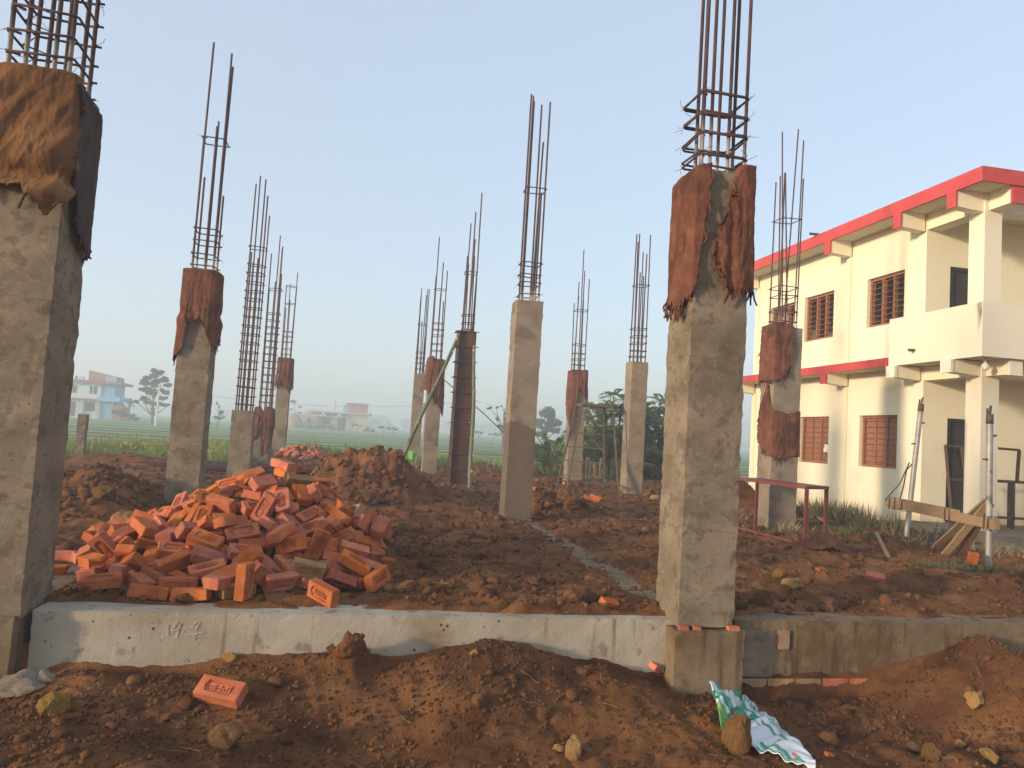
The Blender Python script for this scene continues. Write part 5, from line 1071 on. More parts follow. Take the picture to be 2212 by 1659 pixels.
def bamboo(a, b, r, label, seed, nodes=7, lop=True):
    R = random.Random(seed)
    a, b = Vector(a), Vector(b); d = b - a
    t = thing('bamboo_pole', label, 'bamboo pole', a)
    pts, rad = [], []
    for k in range(nodes * 4 + 1):
        f = k / (nodes * 4)
        s_ = Vector((math.sin(f * 5 + seed), math.cos(f * 4), 0)) * .022 * math.sin(math.pi * f)
        pts.append(a + d * f + s_); rad.append(r * (1.12 - .3 * f) * (1.13 if k % 4 == 0 else 1))
    MB().tube(pts, rad, 8).build('pole', M['bamboo'], t, smooth=True)
    for k in range(1, nodes):
        p = pts[k * 4]; q = rad[k * 4]
        for s_ in (1,):
            o = Vector((R.uniform(-1, 1), R.uniform(-1, -.2), .5)).normalized()
            MB().tube([p + o * q * .5, p + o * q * 2.1], [q * .5, q * .25], 5).build('cut_node', M['bamboo_cut'], t)
    MB().tube([b - d.normalized() * .10, b + d.normalized() * .02], [r * .95, r * .8], 8).build('cut_end', M['bamboo_cut'], t)
    return t
bamboo((.62, 14.2, .10), (1.70, 14.66, 2.93), .038, 'green bamboo pole slanting from the soil heap to the top of the formwork', 3, 8)
bamboo((1.99, 13.75, .0), (2.02, 14.62, 2.72), .036, 'green bamboo pole standing almost upright against the front of the formwork', 5, 9)

# ---------------------------------------------------------------- metal step ladder
ld = thing('step_ladder', 'rusty four legged metal step ladder with five rungs and a flat top', 'step ladder', (4.5, 14.8, 0))
LG = {'fl': ((3.95, 14.28, .0), (4.22, 14.62, 1.75)), 'bl': ((4.06, 15.45, .0), (4.12, 15.0, 1.75)), 'br': ((4.95, 14.98, .0), (4.84, 14.95, 1.75)), 'fr': ((4.98, 14.16, .0), (4.88, 14.52, 1.75))}
LG['bl'] = ((4.06, 15.45, .0), (4.27, 15.02, 1.76)); LG['fl'] = ((3.95, 14.28, .0), (4.24, 14.5, 1.75))
for k, (a, b) in LG.items():
    MB().bar(a, b, .045, .03, up=(1, 0, 0)).build('leg', M['metal_old'], ld)
tp = MB(); c = [LG[k][1] for k in ('bl', 'fl', 'fr', 'br')]
tp.add([Vector(p) + Vector((0, 0, -.035)) for p in c] + [Vector(p) + Vector((0, 0, .02)) for p in c], [(0, 1, 2, 3), (7, 6, 5, 4), (0, 4, 5, 1), (1, 5, 6, 2), (2, 6, 7, 3), (3, 7, 4, 0)])
tp.build('top_step', M['metal_old'], ld)
def lerp(k, f): return Vector(LG[k][0]).lerp(Vector(LG[k][1]), f)
for f in (.165, .34, .505, .67, .835):
    MB().bar(lerp('bl', f), lerp('br', f), .03, .025).build('rung', M['metal_old'], ld)
MB().bar(lerp('bl', .15), lerp('fl', .15), .03, .02).build('brace', M['metal_old'], ld)
MB().bar(lerp('br', .13), lerp('fr', .11), .03, .02).build('brace', M['metal_old'], ld)
MB().bar(lerp('fl', .14), lerp('fr', .12), .03, .02).build('brace', M['metal_old'], ld)

# ---------------------------------------------------------------- red metal trestle
tbm = thing('metal_trestle', 'long narrow red painted metal trestle on thin legs right of the near right column', 'trestle', (5, 8.5, 0))
ZT = .69
ta, tb_ = Vector((4.94, 7.78, ZT)), Vector((4.80, 9.15, ZT)); tc_, td = Vector((5.36, 7.98, ZT)), Vector((5.22, 9.35, ZT))
tp = MB(); tp.add([p + Vector((0, 0, -.035)) for p in (ta, tc_, td, tb_)] + [p for p in (ta, tc_, td, tb_)], [(3, 2, 1, 0), (4, 5, 6, 7), (0, 1, 5, 4), (1, 2, 6, 5), (2, 3, 7, 6), (3, 0, 4, 7)])
tp.build('top', M['metal_red'], tbm)
for p in (ta, tb_, tc_, td):
    q = Vector((p.x + (.02 if p in (ta, tb_) else -.02), p.y + (.02 if p in (ta, tc_) else -.02), ZT - .036))
    MB().bar((q.x, q.y, -.08), q, .034, .034).build('leg', M['metal_red'], tbm)
MB().bar((4.96, 7.84, .03), (4.82, 9.1, .05), .03, .03).build('rail', M['metal_red'], tbm)

# ---------------------------------------------------------------- steel pipes, lashed timber, boards
def pipe(a, b, r, label, seed):
    t = thing('steel_pipe', label, 'steel pipe', a)
    a, b = Vector(a), Vector(b); d = (b - a)
    MB().tube([a + d * (k / 12) for k in range(13)], r, 12).build('tube', M['galv'], t, smooth=True)
    MB().tube([b - d.normalized() * .10, b], r * 1.12, 12).build('collar', M['metal_brown'], t, smooth=True)
    MB().bar(b, b + d.normalized() * .09 + Vector((.012, 0, 0)), .022, .012).build('tongue', M['metal_brown'], t)
    MB().bar(b + Vector((-.03, 0, 0)), b + d.normalized() * .06 + Vector((-.03, 0, 0)), .018, .012).build('tongue', M['metal_brown'], t)
    MB().bar(a + d * .72 + Vector((-.07, 0, 0)), a + d * .72, .03, .02).build('lug', M['metal_brown'], t)
    MB().bar(a + d * .86 + Vector((.07, -.01, .02)), a + d * .86, .02, .02).build('lug', M['metal_brown'], t)
    return t
P1 = ((7.02, 8.78, -.1), (7.24, 8.82, 1.80)); P2 = ((6.40, 6.78, -.1), (6.37, 6.77, 1.58))
pipe(*P1, .033, 'galvanised steel pipe leaning slightly, farther of two, a timber lashed low on it', 1)
pipe(*P2, .032, 'galvanised upright steel pipe, nearer of two, holding the right end of the timber', 2)
tl = thing('timber_beam', 'rough pale timber lashed with wire across the two steel pipes', 'timber', (6.7, 7.8, .4))
A1, B1 = Vector((6.92, 9.02, .47)), Vector((6.34, 6.62, .455))
MB().bar(A1, B1, .05, .105).build('plank', M['wood'], tl)
MB().bar(A1 + Vector((-.02, -.3, .05)), A1.lerp(B1, .72) + Vector((-.02, 0, .055)), .04, .05).build('batten', M['wood'], tl)
for f in (.06, .12, .2, .62, .66, .93, .96):
    p = A1.lerp(B1, f); d = (B1 - A1).normalized(); s = d.cross(Vector((0, 0, 1)))
    MB().tube([p + s * .035 + Vector((0, 0, .075)), p - s * .035 + Vector((0, 0, .075)), p - s * .04 - Vector((0, 0, .065)), p + s * .04 - Vector((0, 0, .065))], .008, 5, closed=True).build('wire_lashing', M['rebar_low'], tl)
for k, (a, b, w, lb, m) in enumerate((((6.74, 8.0, -.02), (6.46, 6.88, .69), .07, 'weathered board leaning on the timber, leftmost of three', 'wood'),
                                   ((6.47, 7.50, -.02), (6.50, 6.90, .66), .075, 'pale edged board leaning on the timber, middle of three', 'wood'),
                                   ((6.68, 7.50, -.02), (6.52, 6.92, .64), .10, 'reddish brown board leaning on the timber, rightmost of three', 'wood_dark'))):
    tag(MB().bar(a, b, w, .022, up=(.3, .8, .4)).build('wooden_board', M[m]), lb, 'board', 'boards leaning on the lashed timber')
tag(MB().tube([(6.98, 8.86, .5), (7.02, 8.84, .7), (7.06, 8.84, .92), (7.16, 8.80, 1.05)], .009, 5).tube([(6.86, 8.98, .5), (7.0, 8.88, .74), (7.1, 8.84, 1.02)], .008, 5).build('rusty_wire', M['rebar_low']), 'twisted rusty wire tied round the leaning steel pipe above the timber', 'wire')

# ---------------------------------------------------------------- metal frames on the veranda
fr1 = thing('leaning_grille', 'narrow brown metal frame with cross rungs leaning beside the lower door', 'grille', (8.7, 9.8, .14))
for a, b in (((8.53, 9.7, .14), (8.62, 9.98, 1.30)), ((8.87, 9.7, .14), (8.90, 9.98, 1.30)), ((8.62, 9.98, 1.30), (8.90, 9.98, 1.30)), ((8.57, 9.84, .80), (8.88, 9.84, .80)), ((8.54, 9.72, .2), (8.87, 9.72, .2))):
    MB().bar(a, b, .03, .03).build('bar', M['metal_brown'], fr1)
fr2 = thing('work_stand', 'dark brown metal work stand with a tall open back on the house veranda', 'work stand', (9.4, 9.4, .14))
for a, b in (((9.36, 9.5, .142), (9.36, 9.5, .80)), ((9.49, 9.7, .142), (9.49, 9.7, .82)), ((8.95, 9.5, .82), (10.3, 9.5, .82)), ((8.95, 9.75, .82), (10.3, 9.75, .82)), ((9.42, 9.5, .82), (9.45, 9.5, 1.29)),
             ((8.9, 9.5, 1.30), (9.45, 9.5, 1.29)), ((8.9, 9.5, .82), (8.9, 9.5, 1.30)), ((8.95, 9.5, .30), (10.3, 9.5, .29)), ((9.36, 9.5, .62), (9.49, 9.7, .80)), ((9.49, 9.7, .62), (9.36, 9.5, .80)), ((10.3, 9.5, .142), (10.3, 9.5, .82)), ((8.95, 9.7, .142), (8.95, 9.7, .82))):
    MB().bar(a, b, .035, .035).build('bar', M['metal_brown'], fr2)

# ---------------------------------------------------------------- soft rubbish: cement sack, empty bags, sheet
def crumple(w, h, seed, amp=.02, nu=40, nv=30, outline=None):
    U, V = np.meshgrid(np.linspace(0, 1, nu), np.linspace(0, 1, nv), indexing='ij')
    x = (U - .5) * w; y = (V - .5) * h
    z = amp * 2 * np.abs(fbm(U * 3 + seed, V * 3, 3, seed)) + amp * fbm(U * 7 + seed, V * 7, 3, seed + 4) * 1.4
    return x, y, z
sk = thing('cement_sack', 'torn white and green printed cement sack crumpled on the foreground soil', 'cement sack', tuple(at(1640, 1570)))
# right lobe: long printed panel sloping down to the right; left lobe: folded mouth standing up
SA, SB, SC_ = at(1604, 1514, .03), at(1757, 1626, .015), at(1594, 1598, .03)
eu = (SB - SA); ev = (SC_ - SA)
def sack_pt(u, v, lift=0.0):
    """u along the sack 0..1, v across 0..1"""
    taper = 1 - .72 * max(0, u - .25) / .75
    p = SA + eu * u + ev * (v * taper + (1 - taper) * .30 * u)
    hump = .020 * math.sin(math.pi * min(1, max(0, v))) * (1 - .6 * u) + .010 * math.sin(u * 17 + v * 6) + .007 * math.sin(u * 41 + v * 23)
    g = H(p.x, p.y)
    p = Vector((p.x, p.y, max(p.z, g) + hump + lift))
    return p
nu, nv = 44, 18
P = np.array([[sack_pt(i / (nu - 1), j / (nv - 1))[:] for j in range(nv)] for i in range(nu)])
pn = MB(); pn.grid(P[:, ::-1]); o = pn.build('printed_panel', M['plastic_white'], sk, smooth=True)
so = o.modifiers.new('t', 'SOLIDIFY'); so.thickness = .003; so.offset = 0
def strip(u0, u1, v0, v1, m, name, wob=0.0, lift=.006):
    a = 16
    Q = np.array([[sack_pt(u0 + (u1 - u0) * i / a, (v0 if j == 0 else v1) + wob * math.sin(i * .7), lift)[:] for j in range(2)] for i in range(a + 1)])
    b = MB(); b.grid(Q[:, ::-1]); return b.build(name, M[m], o)
strip(.0, .14, .28, .92, 'green_print', 'green_block'); strip(.14, .28, .28, .55, 'green_print', 'green_block')
strip(.30, .66, .40, .46, 'green_print', 'green_stripe', .01); strip(.30, .92, .84, .90, 'green_print', 'green_stripe', .02); strip(.25, .8, .97, 1.0, 'green_print', 'green_stripe', .0)
def print_on(body, u0, v0, du, dv, m, size=1.0):
    me = text_mesh(body, 1.0, 0)
    xs_ = [v.co.x for v in me.vertices]; w = max(xs_) - min(xs_)
    for v in me.vertices:
        v.co = sack_pt(u0 + (v.co.x / w + .5) * du, v0 - v.co.y * dv, .009)
    link('lettering', me, M[m], o)
print_on('BANJALI', .03, .13, .30, .24, 'green_print'); print_on('CEMENT', .37, .17, .30, .26, 'green_print')
print_on('S', .04, .40, .07, .30, 'white'); print_on('S', .10, .60, .07, .30, 'white')
print_on('#', .52, .66, .05, .22, 'metal_brown'); print_on('CEMENT', .52, .93, .26, .12, 'green_print')
# left lobe (mouth folded upwards)
LA, LB, LC = at(1526, 1520, .05), at(1612, 1514, .02), at(1556, 1606, .03)
def lobe(u, v):
    p = LA.lerp(LB, u).lerp(LC + Vector((.10 * u, 0, 0)), v)
    g = H(p.x, p.y)
    z = max(p.z, g) + .11 * math.sin(math.pi * (.15 + .7 * v)) * (.55 + .45 * math.cos(u * 3.0)) + .016 * math.sin(u * 11 + v * 9) + .009 * math.sin(u * 27 - v * 19)
    return Vector((p.x, p.y, z + .012 * (1 - v) * (1 - u)))
nu, nv = 26, 30
Q = np.array([[lobe(i / (nu - 1), j / (nv - 1))[:] for j in range(nv)] for i in range(nu)])
for (i0, i1, j0, j1, m) in ((0, 25, 0, 3, 'green_print'), (0, 25, 3, 11, 'plastic_white'), (0, 25, 11, 17, 'green_print'), (0, 14, 17, 20, 'plastic_white'), (14, 25, 17, 23, 'straw'), (0, 14, 20, 29, 'green_lime'), (14, 25, 23, 29, 'plastic_white')):
    b = MB(); b.grid(Q[i0:i1 + 1, j0:j1 + 1][:, ::-1]); w = b.build('folded_mouth', M[m], sk, smooth=True)
    so = w.modifiers.new('t', 'SOLIDIFY'); so.thickness = .005
me = text_mesh('CEMEN', 1.0, 0)
xs_ = [v.co.x for v in me.vertices]; w_ = max(xs_) - min(xs_)
for v in me.vertices: v.co = lobe(.06 + (v.co.x / w_ + .5) * .5, .47 - v.co.y * .11) + Vector((-.003, -.006, .007))
link('lettering', me, M['white'], sk)

def rag_heap(name, px, py, w, d, h, label, cat, m, seed, lift=0.0):
    c = at(px, py)
    nu = 26
    U, V = np.meshgrid(np.linspace(-1, 1, nu), np.linspace(-1, 1, nu), indexing='ij')
    r = np.sqrt(U ** 2 + V ** 2) * (1 + .5 * fbm(U * 1.5 + seed, V * 1.5, 3, seed))
    X = c.x + U * w / 2; Y = c.y + V * d / 2 + d / 2
    Z = Hg(X, Y) + lift + h * np.clip(1.15 - r, -.15, 1) + h * .8 * np.abs(fbm(U * 3 + seed, V * 3, 3, seed + 2)) * np.clip(1.2 - r, 0, 1)
    b = MB(); b.grid(np.stack([X, Y, Z], -1))
    return tag(b.build(name, M[m], None, smooth=True), label, cat)
rag_heap('empty_sack', 1800, 1192, .75, .45, .14, 'brown empty sack crumpled on the grass in front of the leaning steel pipe', 'sack', 'burlap', 3)
rag_heap('empty_sack', 2040, 1116, .7, .4, .10, 'torn brown sack on the step behind the lashed timber', 'sack', 'burlap', 4, .10)
rag_heap('plastic_sheet', 1770, 1048, 1.0, .5, .015, 'pale flat plastic sheet lying on soil below the yellow house wall', 'plastic sheet', 'white', 5)
rag_heap('red_cloth', 1830, 1046, .3, .22, .06, 'small red cloth at the foot of the yellow house wall', 'cloth', 'red_paint', 6, .03)
rag_heap('white_cloth', 2185, 1180, .34, .2, .06, 'twisted white cloth on the ground by the right edge near the step', 'cloth', 'white', 7)
rag_heap('dark_rag', 2020, 1178, .35, .25, .05, 'dark rag on the grass behind the leaning boards', 'rag', 'burlap_dark', 8)
tag(MB().bar(at(1893, 1173, .12), at(1918, 1206, .02), .035, .02).build('wooden_stick', M['wood']), 'short pale stick stuck slanting in the soil in front of the house', 'stick')
tag(MB().bar(at(1768, 1125, .05), at(1790, 1143, .03), .03, .02).build('wooden_stick', M['wood']), 'short pale stick lying behind the red trestle leg', 'stick')
tag(MB().bar(at(1770, 1170, .03), at(1870, 1196, .03), .03, .03).build('wooden_stick', M['wood_dark']), 'long dark stick lying in soil right of the red trestle', 'stick')
for k in range(4):
    tag(MB().bar((8.75 + k * .05, 8.15 + k * .03, .05 + .06 * k), (9.5 + .03 * k, 8.5, .28 + .05 * k), .06, .03).build('wooden_board', M['wood']), ('lowest', 'second lowest', 'second highest', 'topmost')[k] + ' board in the small leaning stack at the right edge', 'board', 'boards stacked at the right edge')
# bundle of reinforcing bars lying on the ground
rb = thing('rebar_bundle', 'bundle of long rusty reinforcing bars lying on the ground behind the brick heap', 'rebar bundle', (-1, 15.2, 0))
R = random.Random(3)
for k in range(26):
    y = 15.0 + R.uniform(-.55, .55); z = .05 + R.uniform(0, .16); x0 = -3.6 + R.uniform(-.5, .5); x1 = .2 + R.uniform(-.4, .3)
    bar_obj(rb, (x0, y, z), (x1, y + R.uniform(-.08, .08), z + R.uniform(-.02, .03)), .011, UNIT_LOW)
# rope from the slim far column down to the ground behind the centre column
tag(MB().tube([(1.52, 21.9, 2.95), (2.0, 21.0, 2.55), (3.0, 19.6, 1.62), (4.1, 18.4, .55)], .014, 5).build('rope', M['burlap_dark']), 'dark rope slanting down from the slim far column behind the centre column', 'rope')
gp = at(868, 1010)
tag(MB().tube([(1.35, 20.5, -.05), (1.35, 20.5, .18), (1.36, 20.5, .24), (1.35, 20.5, .42), (1.35, 20.5, .46)], [.02, .02, .10, .11, .05], 8).build('green_bag', M['green_lime'], None), 'small bright green bag on a stick left of the slim far column', 'bag')

# ---------------------------------------------------------------- fields beyond the site
fx_ = axis([(-700, -60, 40), (-60, 60, 2.0), (60, 700, 40)]); fy_ = axis([(15, 120, 1.2), (120, 300, 10), (300, 1140, 60)])
A_, B_ = np.meshgrid(fx_, fy_)
Zf = -.22 + fbm(A_ * .15, B_ * .15, 3, 5) * .10
ii = np.arange(A_.size).reshape(A_.shape)
link('field', np_mesh('field', np.stack([A_, B_, Zf], -1).reshape(-1, 3), np.stack([ii[:-1, :-1], ii[:-1, 1:], ii[1:, 1:], ii[1:, :-1]], -1).reshape(-1, 4)), M['field'], kind='structure')
R = random.Random(21)
for yb in (29.5, 33.5, 38, 43.5, 50, 57, 66, 79, 93):
    xs_ = np.linspace(-75, 75, 300)
    yy = yb + fbm(xs_ * .03, xs_ * 0 + yb, 3, 2) * 2.5 + xs_ * .01 * R.uniform(-1, 1)
    hh = .035 + .06 * fbm(xs_ * .9, xs_ * 0 + yb, 3, 6)
    w = .42
    P = np.stack([np.stack([xs_, yy - w, 0 * xs_ - .30], -1), np.stack([xs_, yy - w * .3, -.20 + hh], -1), np.stack([xs_, yy + w * .3, -.20 + hh * .9], -1), np.stack([xs_, yy + w, 0 * xs_ - .30], -1)], 1)
    b = MB(); b.grid(P); b.build('field_bund', M['bund'], kind='structure', smooth=True)
for (x_, yb0, yb1) in ((-19, 29, 57), (13, 29, 66), (-46, 43, 93), (32, 43, 93)):
    ys_ = np.linspace(yb0, yb1, 40)
    P = np.stack([np.stack([x_ - .4 + 0 * ys_, ys_, 0 * ys_ - .3], -1), np.stack([x_ + 0 * ys_, ys_, 0 * ys_ - .17], -1), np.stack([x_ + .4 + 0 * ys_, ys_, 0 * ys_ - .3], -1)], 1)
    b = MB(); b.grid(P); b.build('field_bund', M['bund'], kind='structure', smooth=True)

# ---------------------------------------------------------------- foliage helpers
def quads(cen, nrm_rand, size, asp, seed, droop=0.0, tri=False):
    """many leaf-sized faces at the given centres"""
    g = np.random.default_rng(seed); n = len(cen)
    d = g.normal(size=(n, 3)); d[:, 2] = d[:, 2] * .6 - droop; d /= np.linalg.norm(d, axis=1, keepdims=True)
    e = g.normal(size=(n, 3)); e -= d * (e * d).sum(1, keepdims=True); e /= np.linalg.norm(e, axis=1, keepdims=True)
    s = size * g.uniform(.6, 1.35, (n, 1)); a = d * s; b = e * s * asp
    V = np.stack([cen - a * .5, cen + b * .5 - a * .05, cen + a * .5, cen - b * .5 - a * .05], 1).reshape(-1, 3)
    return V, np.arange(n * 4).reshape(n, 4)

def blob_points(blobs, n, seed, shell=.55):
    g = np.random.default_rng(seed)
    w = np.array([b[3] * b[4] * b[5] for b in blobs]) ** .75; k = g.choice(len(blobs), n, p=w / w.sum())
    d = g.normal(size=(n, 3)); d /= np.linalg.norm(d, axis=1, keepdims=True)
    r = (shell + (1 - shell) * g.random((n, 1))) * g.uniform(.75, 1.08, (n, 1))
    bl = np.array(blobs)[k]
    return bl[:, :3] + d * r * bl[:, 3:6]

def tree(name, label, base, h, crown, n, leaf, m='leaf', trunk=.12, seed=0, asp=.5, group=None, limbs=True, cat='tree', shell=.4, droop=0.0, sub=3):
    """crown: [(dx, dy, z, rx, ry, rz)] relative to the base"""
    g = np.random.default_rng(seed)
    t = thing(name, label, cat, base, group)
    bx_, by_, bz_ = base
    big = [(bx_ + c[0], by_ + c[1], bz_ + c[2], c[3], c[4], c[5]) for c in crown]
    blobs = []
    for b in big:
        for q in range(sub):
            d = g.normal(size=3); d /= np.linalg.norm(d)
            f = g.uniform(.38, .62)
            blobs.append((b[0] + d[0] * b[3] * .62, b[1] + d[1] * b[4] * .62, b[2] + d[2] * b[5] * .62, b[3] * f, b[4] * f, b[5] * f))
    V, F = quads(blob_points(blobs, n, seed + 1, shell), None, leaf, asp, seed + 2, droop)
    link('crown', np_mesh('crown', V, F), M[m], t)
    mb = MB()
    R = random.Random(seed)
    top = max(c[2] for c in crown)
    pts = [Vector((bx_ + .02 * h * math.sin(k * 1.3 + seed) * k / 6, by_, bz_ - .2 + (top * .95 + .2) * k / 6)) for k in range(7)]
    mb.tube(pts, [trunk * (1 - .75 * k / 6) for k in range(7)], 7)
    if limbs:
        for b in big:
            s = pts[min(5, max(1, int((b[2] - bz_) / max(top, .01) * 4)))]
            e = Vector(b[:3]); mid = s.lerp(e, .5) + Vector((R.uniform(-.05, .05), R.uniform(-.05, .05), .03)) * h
            mb.tube([s, mid, e], [trunk * .42, trunk * .28, trunk * .10], 5)
    mb.build('trunk', M['bark'], t)
    return t

# ---------------------------------------------------------------- distant blue and white house
def rot_part(yaw, ox, oy):
    c_, s_ = math.cos(yaw), math.sin(yaw)
    def f(mb):
        mb.v = [(ox + x * c_ - y * s_, oy + x * s_ + y * c_, z) for x, y, z in mb.v]
        return mb
    return f
M['far_white'] = mat('far_white', [(.62, .68, .64), (.68, .74, .70)], .5, .9, 0)
M['far_blue'] = mat('far_blue', [(.20, .42, .60), (.25, .48, .66)], .5, .9, 0)
M['far_roof'] = mat('far_roof', [(.30, .11, .10), (.36, .14, .12)], .8, .9, 0)
M['far_brick'] = mat('far_brick', [(.30, .14, .11), (.36, .18, .14)], 1.2, .9, 0)
M['far_dark'] = mat('far_dark', [(.05, .05, .06), (.08, .08, .09)], 1, .9, 0)
M['far_cream'] = mat('far_cream', [(.48, .38, .29), (.54, .43, .33)], .5, .9, 0)
M['hay'] = mat('hay', [(.30, .15, .10), (.38, .21, .14)], 2, .95, 0)
h1 = thing('village_house', 'distant two storey white house with sky blue side and reddish roof edge', 'house', (-36, 105, 0))
T = rot_part(math.radians(5), -42.5, 104.3)
def hp(name, m, *boxes, parent=None):
    mb = MB()
    for b in boxes: mb.box(*b)
    return T(mb).build(name, M[m], parent or h1)
hp('ground_storey', 'far_white', (0, 9.4, .25, 6, -.3, 2.3)); hp('upper_storey', 'far_white', (0, 9.4, 0, 6, 2.31, 4.3))
hp('blue_wing', 'far_blue', (9.41, 11.0, .15, 6, -.3, 4.3)); hp('balcony', 'far_blue', (9.2, 11.8, -.7, 5, 2.1, 2.75)); hp('lower_eave', 'far_roof', (0, 9.4, -.5, .24, 2.12, 2.28))
hp('roof', 'far_roof', (-.4, 11.9, -.7, 6.4, 4.31, 4.62))
for x0, x1 in ((5.6, 6.6), (8.1, 8.9), (1.6, 2.6)):
    w_ = hp('window', 'far_dark', (x0, x1, -.06, -.005, 2.95, 3.9)); hp('window_mullion', 'far_white', ((x0 + x1) / 2 - .05, (x0 + x1) / 2 + .05, -.09, -.061, 2.95, 3.9), parent=w_)
for x0, x1, z1 in ((5.7, 6.7, 1.75), (1.3, 2.3, 1.75)): hp('door', 'far_dark', (x0, x1, .19, .245, 0, z1))
hp('shop_window', 'far_dark', (7.7, 8.9, .19, .245, .75, 1.8))
for x in (5.2, 6.9, 7.4, 9.1, 4.4):
    q = hp('patterned_pillar', 'far_white', (x - .16, x + .16, -.1, .1, -.2, 2.1))
    hp('pillar_pattern', 'far_brick', *[(x - .1, x + .1, -.12, -.101, .1 + k * .3, .24 + k * .3) for k in range(6)], parent=q)
tw = MB(); tw.add([(7.5, 1.5, 4.62), (11.0, 1.5, 4.62), (11.0, 5, 4.62), (7.5, 5, 4.62), (7.5, 1.5, 6.0), (11.0, 1.5, 5.35), (11.0, 5, 5.35), (7.5, 5, 6.0)], [(4, 5, 6, 7), (0, 1, 5, 4), (1, 2, 6, 5), (2, 3, 7, 6), (3, 0, 4, 7)])
T(tw).build('stair_tower', M['far_brick'], h1)
hp('blue_tank', 'far_blue', (9.6, 10.9, .9, 1.45, 4.63, 5.3))
for x in (5.5, 6.2):
    T(MB().tube([(x, 1, 4.62), (x, 1, 5.1), (x, 1, 5.15)], [.16, .16, .05], 8)).build('red_drum', M['red_paint'], h1)
for x in (6.7, 7.0, 7.2): T(MB().tube([(x, .6, 4.62), (x + .03, .6, 5.1)], .05, 5)).build('roof_bar', M['far_dark'], h1)
tree('bush', 'dark round hedge bush beside the distant blue and white house', (-30.2, 104, -.1), 1.5, [(-.4, 0, .5, 1.0, .9, .75), (.9, 0, .6, 1.0, .9, .8), (1.7, 0, .35, .6, .6, .5)], 1600, .28, 'leaf_dark', .08, 31, cat='bush')
rd = MB(); rd.box(-31.6, -30.3, 105.2, 107, -.3, 1.35)
rd.add([(-31.9, 105, 1.35), (-30.0, 105, 1.35), (-30.0, 107.2, 1.35), (-31.9, 107.2, 1.35), (-30.95, 105, 1.75), (-30.95, 107.2, 1.75)], [(0, 1, 4), (1, 2, 5, 4), (2, 3, 5), (3, 0, 4, 5)])
tag(rd.build('shed', M['far_brick']), 'small brownish shed between the distant blue house and the banana plant', 'shed')
# banana plant
bt = thing('banana_plant', 'distant banana plant with ragged spreading leaves above the hedge bush', 'plant', (-29.1, 103.4, 0))
MB().tube([(-29.1, 103.4, -.2), (-29.1, 103.4, 1.9)], [.16, .10], 7).build('stem', M['leaf_dark'], bt)
R = random.Random(5)
for k in range(11):
    a = R.uniform(0, 6.28); el = R.uniform(.1, 1.2); l = R.uniform(1.1, 1.7)
    c0 = Vector((-29.1, 103.4, 1.75)); d = Vector((math.cos(a) * math.cos(el), math.sin(a) * math.cos(el), math.sin(el)))
    sid = d.cross(Vector((0, 0, 1))).normalized()
    P = np.array([[(c0 + d * l * f + Vector((0, 0, -.55 * f * f * l * math.cos(el))) + sid * s * .22 * math.sin(math.pi * min(1, f * .9 + .1)))[:] for s in (-1, 0, 1)] for f in np.linspace(0, 1, 7)])
    b = MB(); b.grid(P); b.build('leaf', M['leaf_dark'], bt)

# ---------------------------------------------------------------- distant cream house, hut, haystack
h2 = thing('village_house', 'distant low cream house with a brick stair tower on its flat roof', 'house', (-4, 150, 0))
T = rot_part(math.radians(4), -10.0, 149.5)
def hp2(name, m, *boxes, parent=None):
    mb = MB()
    for b in boxes: mb.box(*b)
    return T(mb).build(name, M[m], parent or h2)
hp2('house_wall', 'far_cream', (.8, 6.9, 1.6, 8, -.6, 3.0), (6.91, 10.9, 0, 8, -.6, 3.01))
hp2('roof', 'far_cream', (-.1, 11.5, -.6, 8.4, 3.02, 3.36)); hp2('roof_end', 'far_dark', (11.0, 11.52, -.62, -.601, 3.0, 3.3))
vr = MB(); vr.add([(.3, -.6, 2.32), (7.0, -.6, 2.32), (7.0, 1.59, 3.0), (.3, 1.59, 3.0), (.3, -.6, 2.2), (7.0, -.6, 2.2), (7.0, 1.59, 2.85), (.3, 1.59, 2.85)], [(0, 1, 2, 3), (7, 6, 5, 4), (0, 4, 5, 1), (1, 5, 6, 2), (3, 2, 6, 7), (0, 3, 7, 4)])
T(vr).build('veranda_roof', M['far_cream'], h2)
for x in (2.4, 5.4):
    gb = MB(); gb.add([(x - .65, -.75, 2.3), (x + .65, -.75, 2.3), (x, -.75, 3.05), (x - .65, -.5, 2.3), (x + .65, -.5, 2.3), (x, -.2, 3.05)], [(0, 1, 2), (1, 4, 5, 2), (0, 2, 5, 3), (0, 3, 4, 1)])
    g_ = T(gb).build('gable', M['far_white'], h2); hp2('gable_hole', 'far_dark', (x - .15, x + .15, -.78, -.751, 2.4, 2.65), parent=g_)
for x0, x1, z0, z1 in ((2.2, 3.8, .9, 2.2), (5.3, 6.8, -.2, 2.15)): hp2('opening', 'far_dark', (x0, x1, 1.55, 1.595, z0, z1))
for x in (.9, 4.6, 6.85): hp2('veranda_post', 'far_cream', (x - .08, x + .08, -.45, -.3, -.5, 2.3))
tw = MB(); tw.add([(7.0, 2, 3.36), (10.9, 2, 3.36), (10.9, 6, 3.36), (7.0, 6, 3.36), (7.0, 2, 5.2), (10.9, 2, 5.0), (10.9, 6, 5.0), (7.0, 6, 5.2)], [(0, 1, 5, 4), (1, 2, 6, 5), (2, 3, 7, 6), (3, 0, 4, 7), (4, 5, 6, 7)])
T(tw).build('stair_tower', M['far_brick'], h2)
hp2('tower_cap', 'far_roof', (6.8, 11.2, 1.8, 6.2, 5.12, 5.28)); hp2('blue_panel', 'far_blue', (6.2, 6.98, 2.2, 3, 3.37, 4.95))
T(MB().tube([(4.6, 3, 3.3), (4.65, 3, 5.6)], .05, 5)).build('roof_pole', M['far_dark'], h2)
